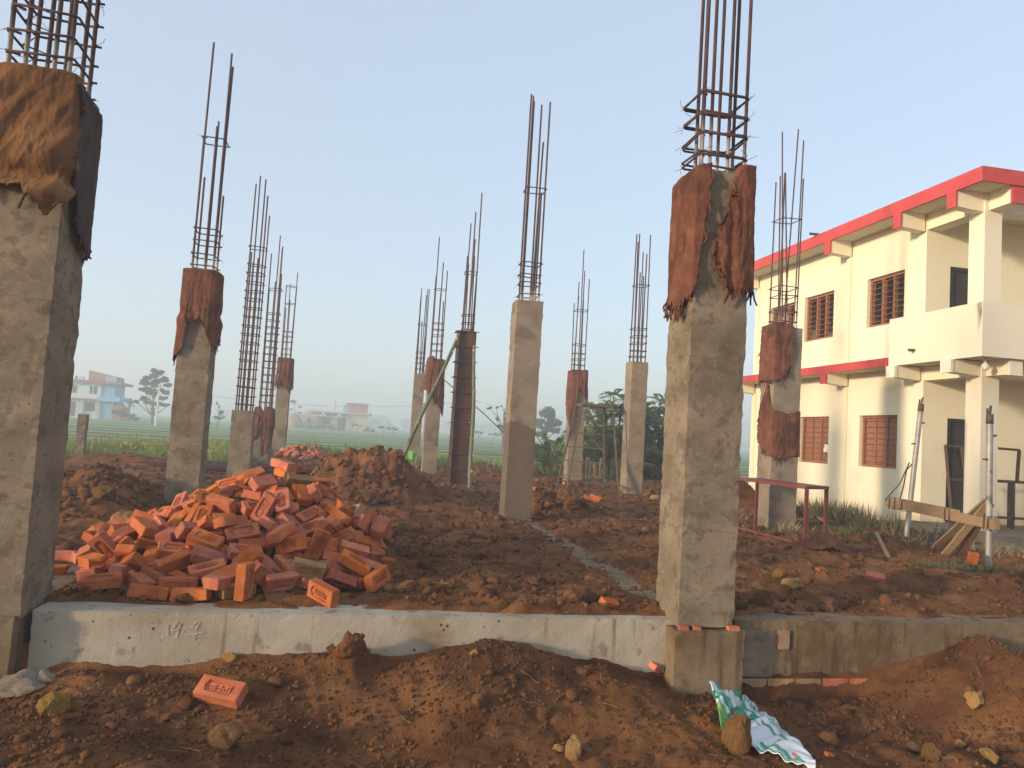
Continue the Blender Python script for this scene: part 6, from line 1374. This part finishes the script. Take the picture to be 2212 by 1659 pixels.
hut = thing('village_hut', 'distant small cream hut with a pitched roof left of the cream house', 'hut', (-11, 151, 0))
MB().box(-12.7, -8.6, 151, 156, -.6, 2.2).build('hut_wall', M['far_cream'], hut)
b = MB(); b.add([(-13.0, 150.7, 2.15), (-8.4, 150.7, 2.15), (-10.7, 150.7, 3.1), (-13.0, 156.3, 2.15), (-8.4, 156.3, 2.15), (-10.7, 156.3, 3.1)], [(0, 1, 2), (3, 5, 4), (1, 4, 5, 2), (0, 2, 5, 3), (0, 3, 4, 1)])
b.build('hut_roof', M['far_cream'], hut); MB().box(-10.6, -9.9, 150.95, 150.99, 1.1, 1.8).build('hut_window', M['far_dark'], hut)
hy = MB(); k_ = 14
P = np.array([[(-12.9 + math.cos(2 * math.pi * i / k_) * r * (1 + .06 * math.sin(i * 2.1 + z)), 149 + math.sin(2 * math.pi * i / k_) * r, z) for r, z in ((1.55, -.7), (1.6, .3), (1.4, 1.1), (1.0, 1.8), (.5, 2.35), (.05, 2.6))] for i in range(k_ + 1)])
hy.grid(P); tag(hy.build('haystack', M['hay']), 'distant reddish domed haystack left of the cream house', 'haystack')
for k, (x, w, lb) in enumerate(((-6.9, 1.9, 'hazy shrub in front of the veranda of the distant cream house'), (1.1, 1.2, 'hazy shrub at the right corner of the distant cream house'), (-8.9, 1.2, 'hazy shrub between the distant hut and the cream house'))):
    tree('bush', lb, (x, 147, -.6), 1.5, [(0, 0, .7, w * .6, .8, .7), (w * .5, 0, .6, w * .5, .7, .6), (-w * .5, 0, .6, w * .5, .7, .6)], 900, .34, 'leaf_dark', .06, 60 + k, cat='bush')
hz2 = thing('village_house', 'very faint far house seen between the left column and the dense cages', 'house', (-30, 260, 0))
MB().box(-33, -26, 260, 268, -.5, 4).build('house_wall', M['far_white'], hz2); MB().box(-33.4, -25.6, 259.6, 268, 4.01, 4.4).build('roof', M['far_roof'], hz2)

# ---------------------------------------------------------------- distant trees, poles, wire
tree('tiered_tree', 'distant tree with flat tiers of foliage on a bare trunk right of the blue house', (-23.4, 92, -.1), 5.9,
     [(0.1, 0, 5.7, 0.90, .6, 0.46), (-.5, 0, 5.15, 0.96, .6, 0.40), (.6, 0, 4.9, 0.96, .6, 0.40), (-.85, 0, 4.45, 0.90, .6, 0.39), (.2, 0, 4.3, 0.96, .6, 0.39), (1.1, 0, 4.4, 0.60, .5, 0.31), (-1.25, 0, 3.75, 0.84, .5, 0.34), (.85, 0, 3.6, 0.72, .5, 0.34), (-.4, 0, 3.5, 0.84, .5, 0.34), (1.1, 0, 2.75, 0.66, .5, 0.39), (-1.1, 0, 2.6, 0.72, .5, 0.31), (.7, 0, 2.1, 0.72, .5, 0.25), (1.5, 0, 2.0, 0.48, .4, 0.19), (-.55, 0, 2.2, 0.54, .4, 0.25), (-1.8, 0, 2.25, 0.42, .3, 0.19)],
     9000, .30, 'leaf_dark', .16, 71, sub=4)
tree('thin_tree', 'thin wispy distant tree just right of the left cloth wrapped column', (-14.2, 80, -.1), 2.7, [(-.1, 0, 2.3, .3, .3, .4), (0, 0, 1.6, .5, .4, .4), (-.35, 0, 1.0, .55, .4, .25), (.3, 0, 1.0, .4, .4, .3), (-.9, 0, .5, .4, .4, .3)], 650, .17, 'leaf_dark', .05, 72, asp=.35)
tree('tiered_tree', 'faint distant tree with umbrella tiers left of the haystack', (-13.5, 156, -.6), 5.9, [(0, 0, 5.6, 1.0, .8, .45), (1.3, 0, 4.4, .8, .7, .3), (-1.1, 0, 3.9, .8, .6, .2), (.9, 0, 3.4, .9, .7, .25), (-1.4, 0, 2.9, .7, .6, .2), (1.7, 0, 2.9, .6, .5, .2)], 1400, .34, 'leaf_dark', .14, 73, sub=2)
tree('gnarled_tree', 'half bare gnarled tree in the haze just left of the centre column', (11.1, 60, -.2), 3.6, [(-1.2, 0, 3.2, .28, .3, .18), (-.75, 0, 3.35, .22, .3, .15), (-.6, 0, 2.45, .32, .3, .2), (-.15, 0, 1.85, .35, .3, .2), (.1, 0, 2.9, .2, .2, .12), (-.3, 0, 3.5, .12, .2, .12)], 480, .14, 'leaf_dark', .13, 74, sub=2)
tree('field_tree', 'hazy round crowned tree right of the centre column', (18.3, 75, -.2), 4.2, [(0, 0, 3.4, .8, .7, .8), (-.75, 0, 2.6, .6, .6, .55), (.8, 0, 2.7, .7, .6, .6), (.0, 0, 2.2, .8, .6, .45), (1.0, 0, 1.9, .5, .5, .35), (-.6, 0, 1.5, .5, .5, .3)], 6500, .26, 'leaf_dark', .16, 75, sub=7)
for k, (x, y, s, lb) in enumerate(((16.7, 110, .9, 'small umbrella shaped field tree left of two twin field trees'), (18.9, 110, .8, 'left one of two small twin field trees near the centre column'), (20.2, 110, .9, 'right one of two small twin field trees near the centre column'), (3.0, 110, .8, 'small lone field tree left of the slim far column'), (-.9, 140, .9, 'small lone field tree right of the distant cream house'), (4.6, 118, .7, 'small field tree half behind the slim far column'))):
    tree('field_tree', lb, (x, y, -.2), 1.6 * s, [(0, 0, 1.45 * s, .8 * s, .6, .28 * s), (-.6 * s, 0, 1.25 * s, .6 * s, .5, .22 * s), (.6 * s, 0, 1.3 * s, .55 * s, .5, .22 * s)], 420, .22, 'leaf_dark', .07, 80 + k, sub=2)
fw_ = []
g = np.random.default_rng(9)
for k in range(150):
    x = g.uniform(-330, 330); y = g.uniform(330, 430); s = g.uniform(3, 6.5)
    if abs(x - 70) < 60: s *= 1.25
    fw_.append((x, y, s * .55, s * .95, s * .7, s * .62))
V, F = quads(blob_points(fw_, 15000, 90, .5), None, 1.5, .6, 91)
link('distant_wood', np_mesh('distant_wood', V, F), M['leaf_dark'], None, kind='stuff')
for k, (x, y, s, lb) in enumerate(((5.0, 300, 4.2, 'faint tall tree in the far haze right of the cream house'), (11, 300, 3.4, 'faint broad tree in the far haze left of the slim far column'), (73, 300, 9.5, 'largest faint tree in the far haze right of the centre column'))):
    tree('hazy_tree', lb, (x, y, -1), s * 1.2, [(0, 0, s * .75, s * .55, s * .5, s * .35), (-s * .5, 0, s * .5, s * .4, s * .4, s * .28), (s * .5, 0, s * .55, s * .42, s * .4, s * .28)], 900, s * .17, 'leaf_dark', s * .05, 95 + k)
def pole(x, y, z1, r, label, m):
    t = thing('utility_pole', label, 'pole', (x, y, -.3))
    MB().tube([(x, y, -.4), (x + .05, y, z1)], [r, r * .8], 6).build('shaft', M[m], t)
    MB().bar((x - .35, y, z1 - .15), (x + .45, y, z1 - .15), .05, .05).build('cross_arm', M[m], t)
pole(-18.75, 75, 3.5, .085, 'white concrete utility pole in front of the tiered tree', 'white')
pole(11.5, 80, 4.5, .06, 'thin grey utility pole in the haze right of the formwork', 'galv')
def wire(a, b, sag, label):
    a, b = Vector(a), Vector(b)
    tag(MB().tube([a.lerp(b, k / 24) - Vector((0, 0, sag * 4 * (k / 24) * (1 - k / 24))) for k in range(25)], .012, 4).build('power_line', M['far_dark']), label, 'power line')
wire((-18.75, 75, 3.35), (11.5, 80, 4.35), 1.1, 'sagging power line between the white pole and the thin grey pole')
wire((11.5, 80, 4.35), (46, 86, 4.0), 1.2, 'power line running right from the thin grey pole')
# old fence post
fp = thing('fence_post', 'weathered square stone fence post at the left field edge', 'fence post', (-5.45, 16.4, 0))
rough_box(-5.53, -5.37, 16.35, 16.50, -.3, .95, .06, .01, 95, .02).build('post', M['concrete'], fp)
bf = thing('wire_fence', 'low barbed wire fence on thin stakes along the field edge behind the formwork', 'fence', (3, 23.5, 0))
for k, x in enumerate((-.5, 2.2, 4.4, 6.6)):
    MB().tube([(x, 23.6, -.3), (x + .03, 23.6, .50)], .02, 5).build('stake', M['wood_dark'], bf)
for z in (.14, .40):
    MB().tube([(-.6 + .35 * k, 23.58, z + .03 * math.sin(k * 1.1)) for k in range(22)], .006, 4).build('wire', M['rebar_low'], bf)

# ---------------------------------------------------------------- bushes behind the right hand columns
def frond_mesh(fr, leafl, pairs=9, width=.3, droop=.5, seed=0):
    """pinnate fronds: fr = [(base, direction, length)]"""
    R = random.Random(seed); V = []; F = []
    for b, d, L in fr:
        b = Vector(b); d = Vector(d).normalized(); sid = d.cross(Vector((0, 0, 1)))
        sid = sid.normalized() if sid.length > .05 else Vector((1, 0, 0))
        up = sid.cross(d)
        for k in range(1, pairs + 1):
            f = k / pairs
            p = b + d * L * f + Vector((0, 0, -droop * L * f * f))
            w = leafl * math.sin(math.pi * min(1, .18 + f * .78)) * R.uniform(.85, 1.15)
            for s in (-1, 1):
                tip = p + sid * s * w + d * w * .45 + Vector((0, 0, -.25 * w)); q = d * (width * leafl * .5)
                o = len(V)
                V += [p[:], ((p + tip) / 2 + q)[:], tip[:], ((p + tip) / 2 - q)[:]]; F.append((o, o + 1, o + 2, o + 3))
    return np_mesh('fronds', V, F)
def pinnate(name, label, base, heads, nfr, L, leafl, m, seed, trunk=.05, droop=.5, pairs=9, width=.3, cat='tree'):
    R = random.Random(seed); t = thing(name, label, cat, base)
    fr = []; tb = MB(); b0 = Vector(base)
    for hd in heads:
        h = b0 + Vector(hd)
        mid = b0.lerp(h, .55) + Vector((R.uniform(-.12, .12), R.uniform(-.12, .12), .05))
        tb.tube([b0 + Vector((R.uniform(-.05, .05), 0, -.2)), mid, h], [trunk, trunk * .7, trunk * .35], 5)
        for k in range(nfr):
            a = R.uniform(0, 6.283); el = R.uniform(-.25, 1.0)
            fr.append((h, (math.cos(a) * math.cos(el), math.sin(a) * math.cos(el), math.sin(el)), L * R.uniform(.65, 1.2)))
    link('crown', frond_mesh(fr, leafl, pairs, width, droop, seed), M[m], t)
    tb.build('trunk', M['bark'], t)
    return t
R = random.Random(77)
hd1 = [(R.uniform(-1.0, .9), R.uniform(-.6, .7), R.uniform(1.2, 2.25)) for _ in range(20)] + [(.3, 0, 2.45), (.05, .2, 2.5), (.6, 0, 2.4)]
pinnate('feathery_tree', 'feathery green tree with pinnate leaves behind the step ladder and the bare right column', (7.25, 21.5, -.1), hd1 + [(R.uniform(-1.0, .8), R.uniform(-.6, .7), R.uniform(.5, 2.2)) for _ in range(26)], 9, .62, .17, 'leaf', 1, .05, .55, 9, .42)
hd2 = [(R.uniform(-.5, 1.0), R.uniform(-.5, .7), R.uniform(.9, 2.2)) for _ in range(18)] + [(.2, 0, 2.45), (.5, 0, 2.4)]
pinnate('feathery_tree', 'feathery green tree right of the bare right column, partly behind the near right column', (8.7, 21.9, -.1), hd2 + [(R.uniform(-.5, 1.1), R.uniform(-.5, .7), R.uniform(.5, 2.1)) for _ in range(22)], 9, .62, .17, 'leaf', 2, .05, .5, 9, .42)
hd3 = [(R.uniform(-.8, .8), R.uniform(-.5, .5), R.uniform(.35, 1.25)) for _ in range(16)]
pinnate('drooping_bush', 'bush with long narrow drooping leaves left of the step ladder', (5.55, 20.8, -.1), hd3, 14, .75, .24, 'leaf', 3, .03, 1.1, 8, .2, 'bush')
hd4 = [(R.uniform(-1.2, 1.5), R.uniform(-.6, .6), R.uniform(.15, .95)) for _ in range(24)]
pinnate('dark_thicket', 'dark low thicket under the feathery trees behind the step ladder', (7.4, 22.3, -.1), hd4, 8, .6, .22, 'leaf', 4, .03, .7, 7, .3, 'bush')
hd5 = [(R.uniform(-.9, 1.2), R.uniform(-.5, .5), R.uniform(.1, .9)) for _ in range(18)]
pinnate('broad_thicket', 'low green thicket between the bare right column and the near right column', (9.0, 21.0, -.1), hd5, 9, .55, .26, 'leaf', 6, .03, .6, 7, .5, 'bush')
hd6 = [(R.uniform(-.6, .5), R.uniform(-.4, .4), R.uniform(.8, 2.2)) for _ in range(9)]
pinnate('feathery_tree', 'slender feathery plant seen in the gap left of the yellow house', (11.6, 24.5, -.2), hd6, 8, .8, .16, 'leaf', 7, .05, .6)
tree('leafy_shrub', 'upright shrub with broad glossy leaves right of the centre column', (4.95, 19.4, -.05), 1.25, [(-.25, 0, 1.05, .16, .16, .2), (-.1, 0, .85, .25, .2, .22), (.05, 0, .6, .3, .25, .25), (.2, 0, .95, .18, .2, .25), (-.3, 0, .45, .2, .2, .2), (.3, 0, .4, .25, .2, .2)], 620, .12, 'leaf_light', .02, 101, asp=.42, cat='shrub', shell=.1, droop=.3)
st = MB(); R = random.Random(8)
for k in range(46):
    x = 6.0 + R.uniform(-.35, .45); y = 19.7 + R.uniform(-.2, .2)
    st.tube([(x, y, -.1), (x + R.uniform(-.08, .08), y, R.uniform(.25, .6))], .012, 4)
tag(st.build('dry_stalks', M['straw']), 'clump of dry straw coloured stalks behind the step ladder legs', 'stalks')

for k_, (lb, base, crown, n_, lf, mm) in enumerate((
    ('rounded leafy bush filling the space behind the step ladder', (6.9, 22.6, -.1), [(-.5, 0, .8, .7, .5, .6), (.3, 0, 1.3, .7, .5, .6), (.6, 0, .6, .6, .5, .5), (-.1, 0, 1.9, .5, .4, .35)], 1500, .18, 'leaf'),
    ('rounded leafy bush behind the bare right column', (8.6, 22.8, -.1), [(-.5, 0, .7, .7, .5, .6), (.2, 0, 1.2, .6, .5, .6), (.7, 0, .7, .6, .5, .6), (.1, 0, 1.8, .5, .4, .4)], 1500, .18, 'leaf'),
    ('pale green low bush at the foot of the feathery trees', (6.9, 20.6, -.1), [(-.3, 0, .3, .5, .3, .3), (.4, 0, .35, .5, .3, .35)], 1100, .13, 'leaf_light'))):
    tree('leafy_bush', lb, base, 1.6, crown, n_, lf, mm, .05, 120 + k_, asp=.35, cat='bush', shell=.2, droop=.25, sub=5)

# mustard and weeds
def tufts(name, n, region, h, seed, mats, zfun, spread=.10, wid=.02, blades=5):
    g = np.random.default_rng(seed)
    x = g.uniform(region[0], region[1], n); y = g.uniform(region[2], region[3], n)
    keep = fbm(x * region[4], y * region[4], 3, seed) > region[5]
    x, y = x[keep], y[keep]; z = zfun(x, y)
    Vs = []
    for b in range(blades):
        m = len(x); a = g.uniform(0, 6.283, m); hh = h * g.uniform(.5, 1.3, m) * (.8 + .5 * vnoise(x * .8, y * .8, seed)); s = spread * g.uniform(.3, 1.3, m)
        dx, dy = np.cos(a), np.sin(a); px_, py_ = -dy * wid, dx * wid
        bx_, by_ = x + dx * s * .2, y + dy * s * .2
        Vs.append(np.stack([np.stack([bx_ - px_, by_ - py_, z - .03], -1), np.stack([bx_ + px_, by_ + py_, z - .03], -1), np.stack([bx_ + dx * s * .6 + px_ * .7, by_ + dy * s * .6 + py_ * .7, z + hh * .6], -1), np.stack([bx_ + dx * s, by_ + dy * s, z + hh], -1)], 1))
    V = np.concatenate(Vs).reshape(-1, 3)
    o = link(name, np_mesh(name, V, np.arange(len(V)).reshape(-1, 4)), M[mats], kind='stuff')
    return o, x, y, z
field_z = lambda x, y: np.maximum(-.22, Hg(x, y)) 
_, mx_, my_, mz_ = tufts('mustard_plants', 14000, (-6.8, -2.75, 16.9, 25, .35, -.16), .42, 41, 'leaf_light', field_z, .24, .022, 7)
g = np.random.default_rng(4)
sel = g.random(len(mx_)) < .3
cen = np.stack([mx_[sel] + g.uniform(-.1, .1, sel.sum()), my_[sel] + g.uniform(-.1, .1, sel.sum()), mz_[sel] + g.uniform(.3, .62, sel.sum())], -1)
V, F = quads(cen, None, .05, .9, 6); link('mustard_flowers', np_mesh('mustard_flowers', V, F), M['flower'], kind='stuff')
tufts('weeds', 5000, (-9.5, -4.6, 17.0, 22, .5, -.02), .34, 42, 'leaf', field_z, .22, .03, 6)
tufts('field_grass', 9000, (-8, 14, 23.2, 36, .25, -.15), .14, 43, 'leaf_light', lambda x, y: 0 * x - .24, .14, .03, 4)
tufts('edge_weeds', 2600, (-1.6, 13, 20.3, 23.5, .5, -.05), .28, 44, 'leaf_light', field_z, .16, .02, 6)

# ---------------------------------------------------------------- air
hz = bpy.data.materials.new('haze'); hz.use_nodes = True
nt = hz.node_tree; nt.nodes.clear()
o_ = nt.nodes.new('ShaderNodeOutputMaterial'); pv = nt.nodes.new('ShaderNodeVolumePrincipled')
pv.inputs['Color'].default_value = (.86, .91, .97, 1)
pv.inputs['Density'].default_value = .0056
pv.inputs['Anisotropy'].default_value = .2
nt.links.new(pv.outputs[0], o_.inputs['Volume'])
hb = MB().box(-760, 760, -60, 1200, -1.7, 17).build('haze', hz, kind='stuff')

# ---------------------------------------------------------------- loose soil, pebbles, grass, twigs
def scatter_clods(name, n, region, smin, smax, seed, mname, dens=None, power=2.5, fine=False):
    g = np.random.default_rng(seed)
    x = g.uniform(region[0], region[1], n); y = g.uniform(region[2], region[3], n)
    if dens is not None:
        k = g.random(n) < dens(x, y); x, y = x[k], y[k]
    n = len(x)
    s = smin + (smax - smin) * g.random(n) ** power
    z = Hg(x, y)
    bm = bmesh.new(); bmesh.ops.create_icosphere(bm, subdivisions=2 if fine else 1, radius=1.0)
    base = np.array([v.co[:] for v in bm.verts]); fc = np.array([[v.index for v in f.verts] for f in bm.faces]); bm.free()
    nv = len(base)
    var = []
    for q in range(12):
        r = 1 + fbm(base[:, 0] * 1.7 + q * 3.1, base[:, 1] * 1.7 + base[:, 2] * 2.3, 3, q) * 1.5
        var.append(base * r[:, None] * np.array([1, g.uniform(.7, 1), g.uniform(.6, .9)]))
    var = np.array(var)
    a = g.uniform(0, 6.283, n); ca, sa = np.cos(a)[:, None], np.sin(a)[:, None]
    B = var[g.integers(0, 12, n)]
    X = B[:, :, 0] * ca - B[:, :, 1] * sa; Y = B[:, :, 0] * sa + B[:, :, 1] * ca
    V = np.stack([x[:, None] + X * s[:, None], y[:, None] + Y * s[:, None], (z + s * .18)[:, None] + B[:, :, 2] * s[:, None]], -1).reshape(-1, 3)
    F = (fc[None] + (np.arange(n) * nv)[:, None, None]).reshape(-1, 3)
    return link(name, np_mesh(name, V, F), M[mname], kind='stuff')
open_ground = lambda x, y: ((y < 4.36) | (y > 4.60)) * 1.0
dn = lambda x, y: open_ground(x, y) * (.35 + .65 * sm(.40, .62, vnoise(x * 1.7, y * 1.7, 12)))
scatter_clods('soil_crumbs', 22000, (-2.4, 4.9, 2.9, 4.42), .003, .017, 1, 'clod', dn, 3.2)
scatter_clods('soil_lumps', 260, (-2.4, 4.9, 2.9, 4.40), .012, .045, 2, 'clod', dn, 2.6, True)
scatter_clods('soil_crumbs', 12000, (-2.0, 6.5, 4.58, 7.6), .006, .028, 3, 'clod', dn, 3.0)
scatter_clods('soil_lumps', 420, (-2.2, 7.5, 4.62, 9.0), .02, .075, 4, 'clod', dn, 2.6, True)
scatter_clods('soil_crumbs', 6000, (-3.6, 8.0, 7.6, 13.5), .012, .05, 5, 'clod', dn, 2.5)
heap_d = lambda x, y: sm(1.3, .7, np.sqrt(((x + .0) / .9) ** 2 + ((y - 11.6) / 1.2) ** 2)) + sm(1.2, .7, np.sqrt(((x + 2.8) / .9) ** 2 + ((y - 9.2) / 1.6) ** 2)) + sm(1.2, .7, np.sqrt(((x - 2.8) / .7) ** 2 + ((y - 10.6) / .6) ** 2)) + .05
scatter_clods('heap_clods', 5200, (-3.8, 3.6, 7.6, 13.4), .015, .075, 6, 'clod', heap_d, 2.8)
scatter_clods('soil_lumps', 2200, (-5, 8, 13, 20), .015, .07, 7, 'clod', None, 2.8)

tufts('house_grass', 2400, (5.4, 9.3, 6.3, 10.6, .8, .10), .045, 51, 'grass_dull', lambda x, y: Hg(x, y), .07, .008, 6)
tufts('house_weeds', 200, (7.1, 8.0, 9.0, 12.4, 1.3, .07), .22, 52, 'grass_dull', lambda x, y: Hg(x, y), .17, .010, 7)
tufts('dry_grass', 700, (5.2, 9.0, 6.4, 10.8, 1.0, .0), .13, 53, 'straw', lambda x, y: Hg(x, y), .13, .005, 4)
# fine roots and straws lying about
g = np.random.default_rng(31); tw = MB(); R = random.Random(31)
for k in range(110):
    if k < 50: x, y = R.uniform(-1.8, 4.4), R.uniform(3.1, 4.3)
    else: x, y = R.uniform(-1.6, 6), R.uniform(4.75, 8)
    z = H(x, y); a = R.uniform(0, 6.283); l = R.uniform(.03, .13)
    pts = [Vector((x + math.cos(a + .35 * math.sin(q * 1.3 + k)) * l * q / 3, y + math.sin(a) * l * q / 3, H(x + math.cos(a) * l * q / 3, y + math.sin(a) * l * q / 3) + .006 + .012 * math.sin(q * 1.1) + (R.uniform(0, .03) if q == 3 else 0))) for q in range(4)]
    tw.tube(pts, .0011 if k < 50 else .0018, 3)
tw.build('root_fibres', M['straw'], kind='stuff')
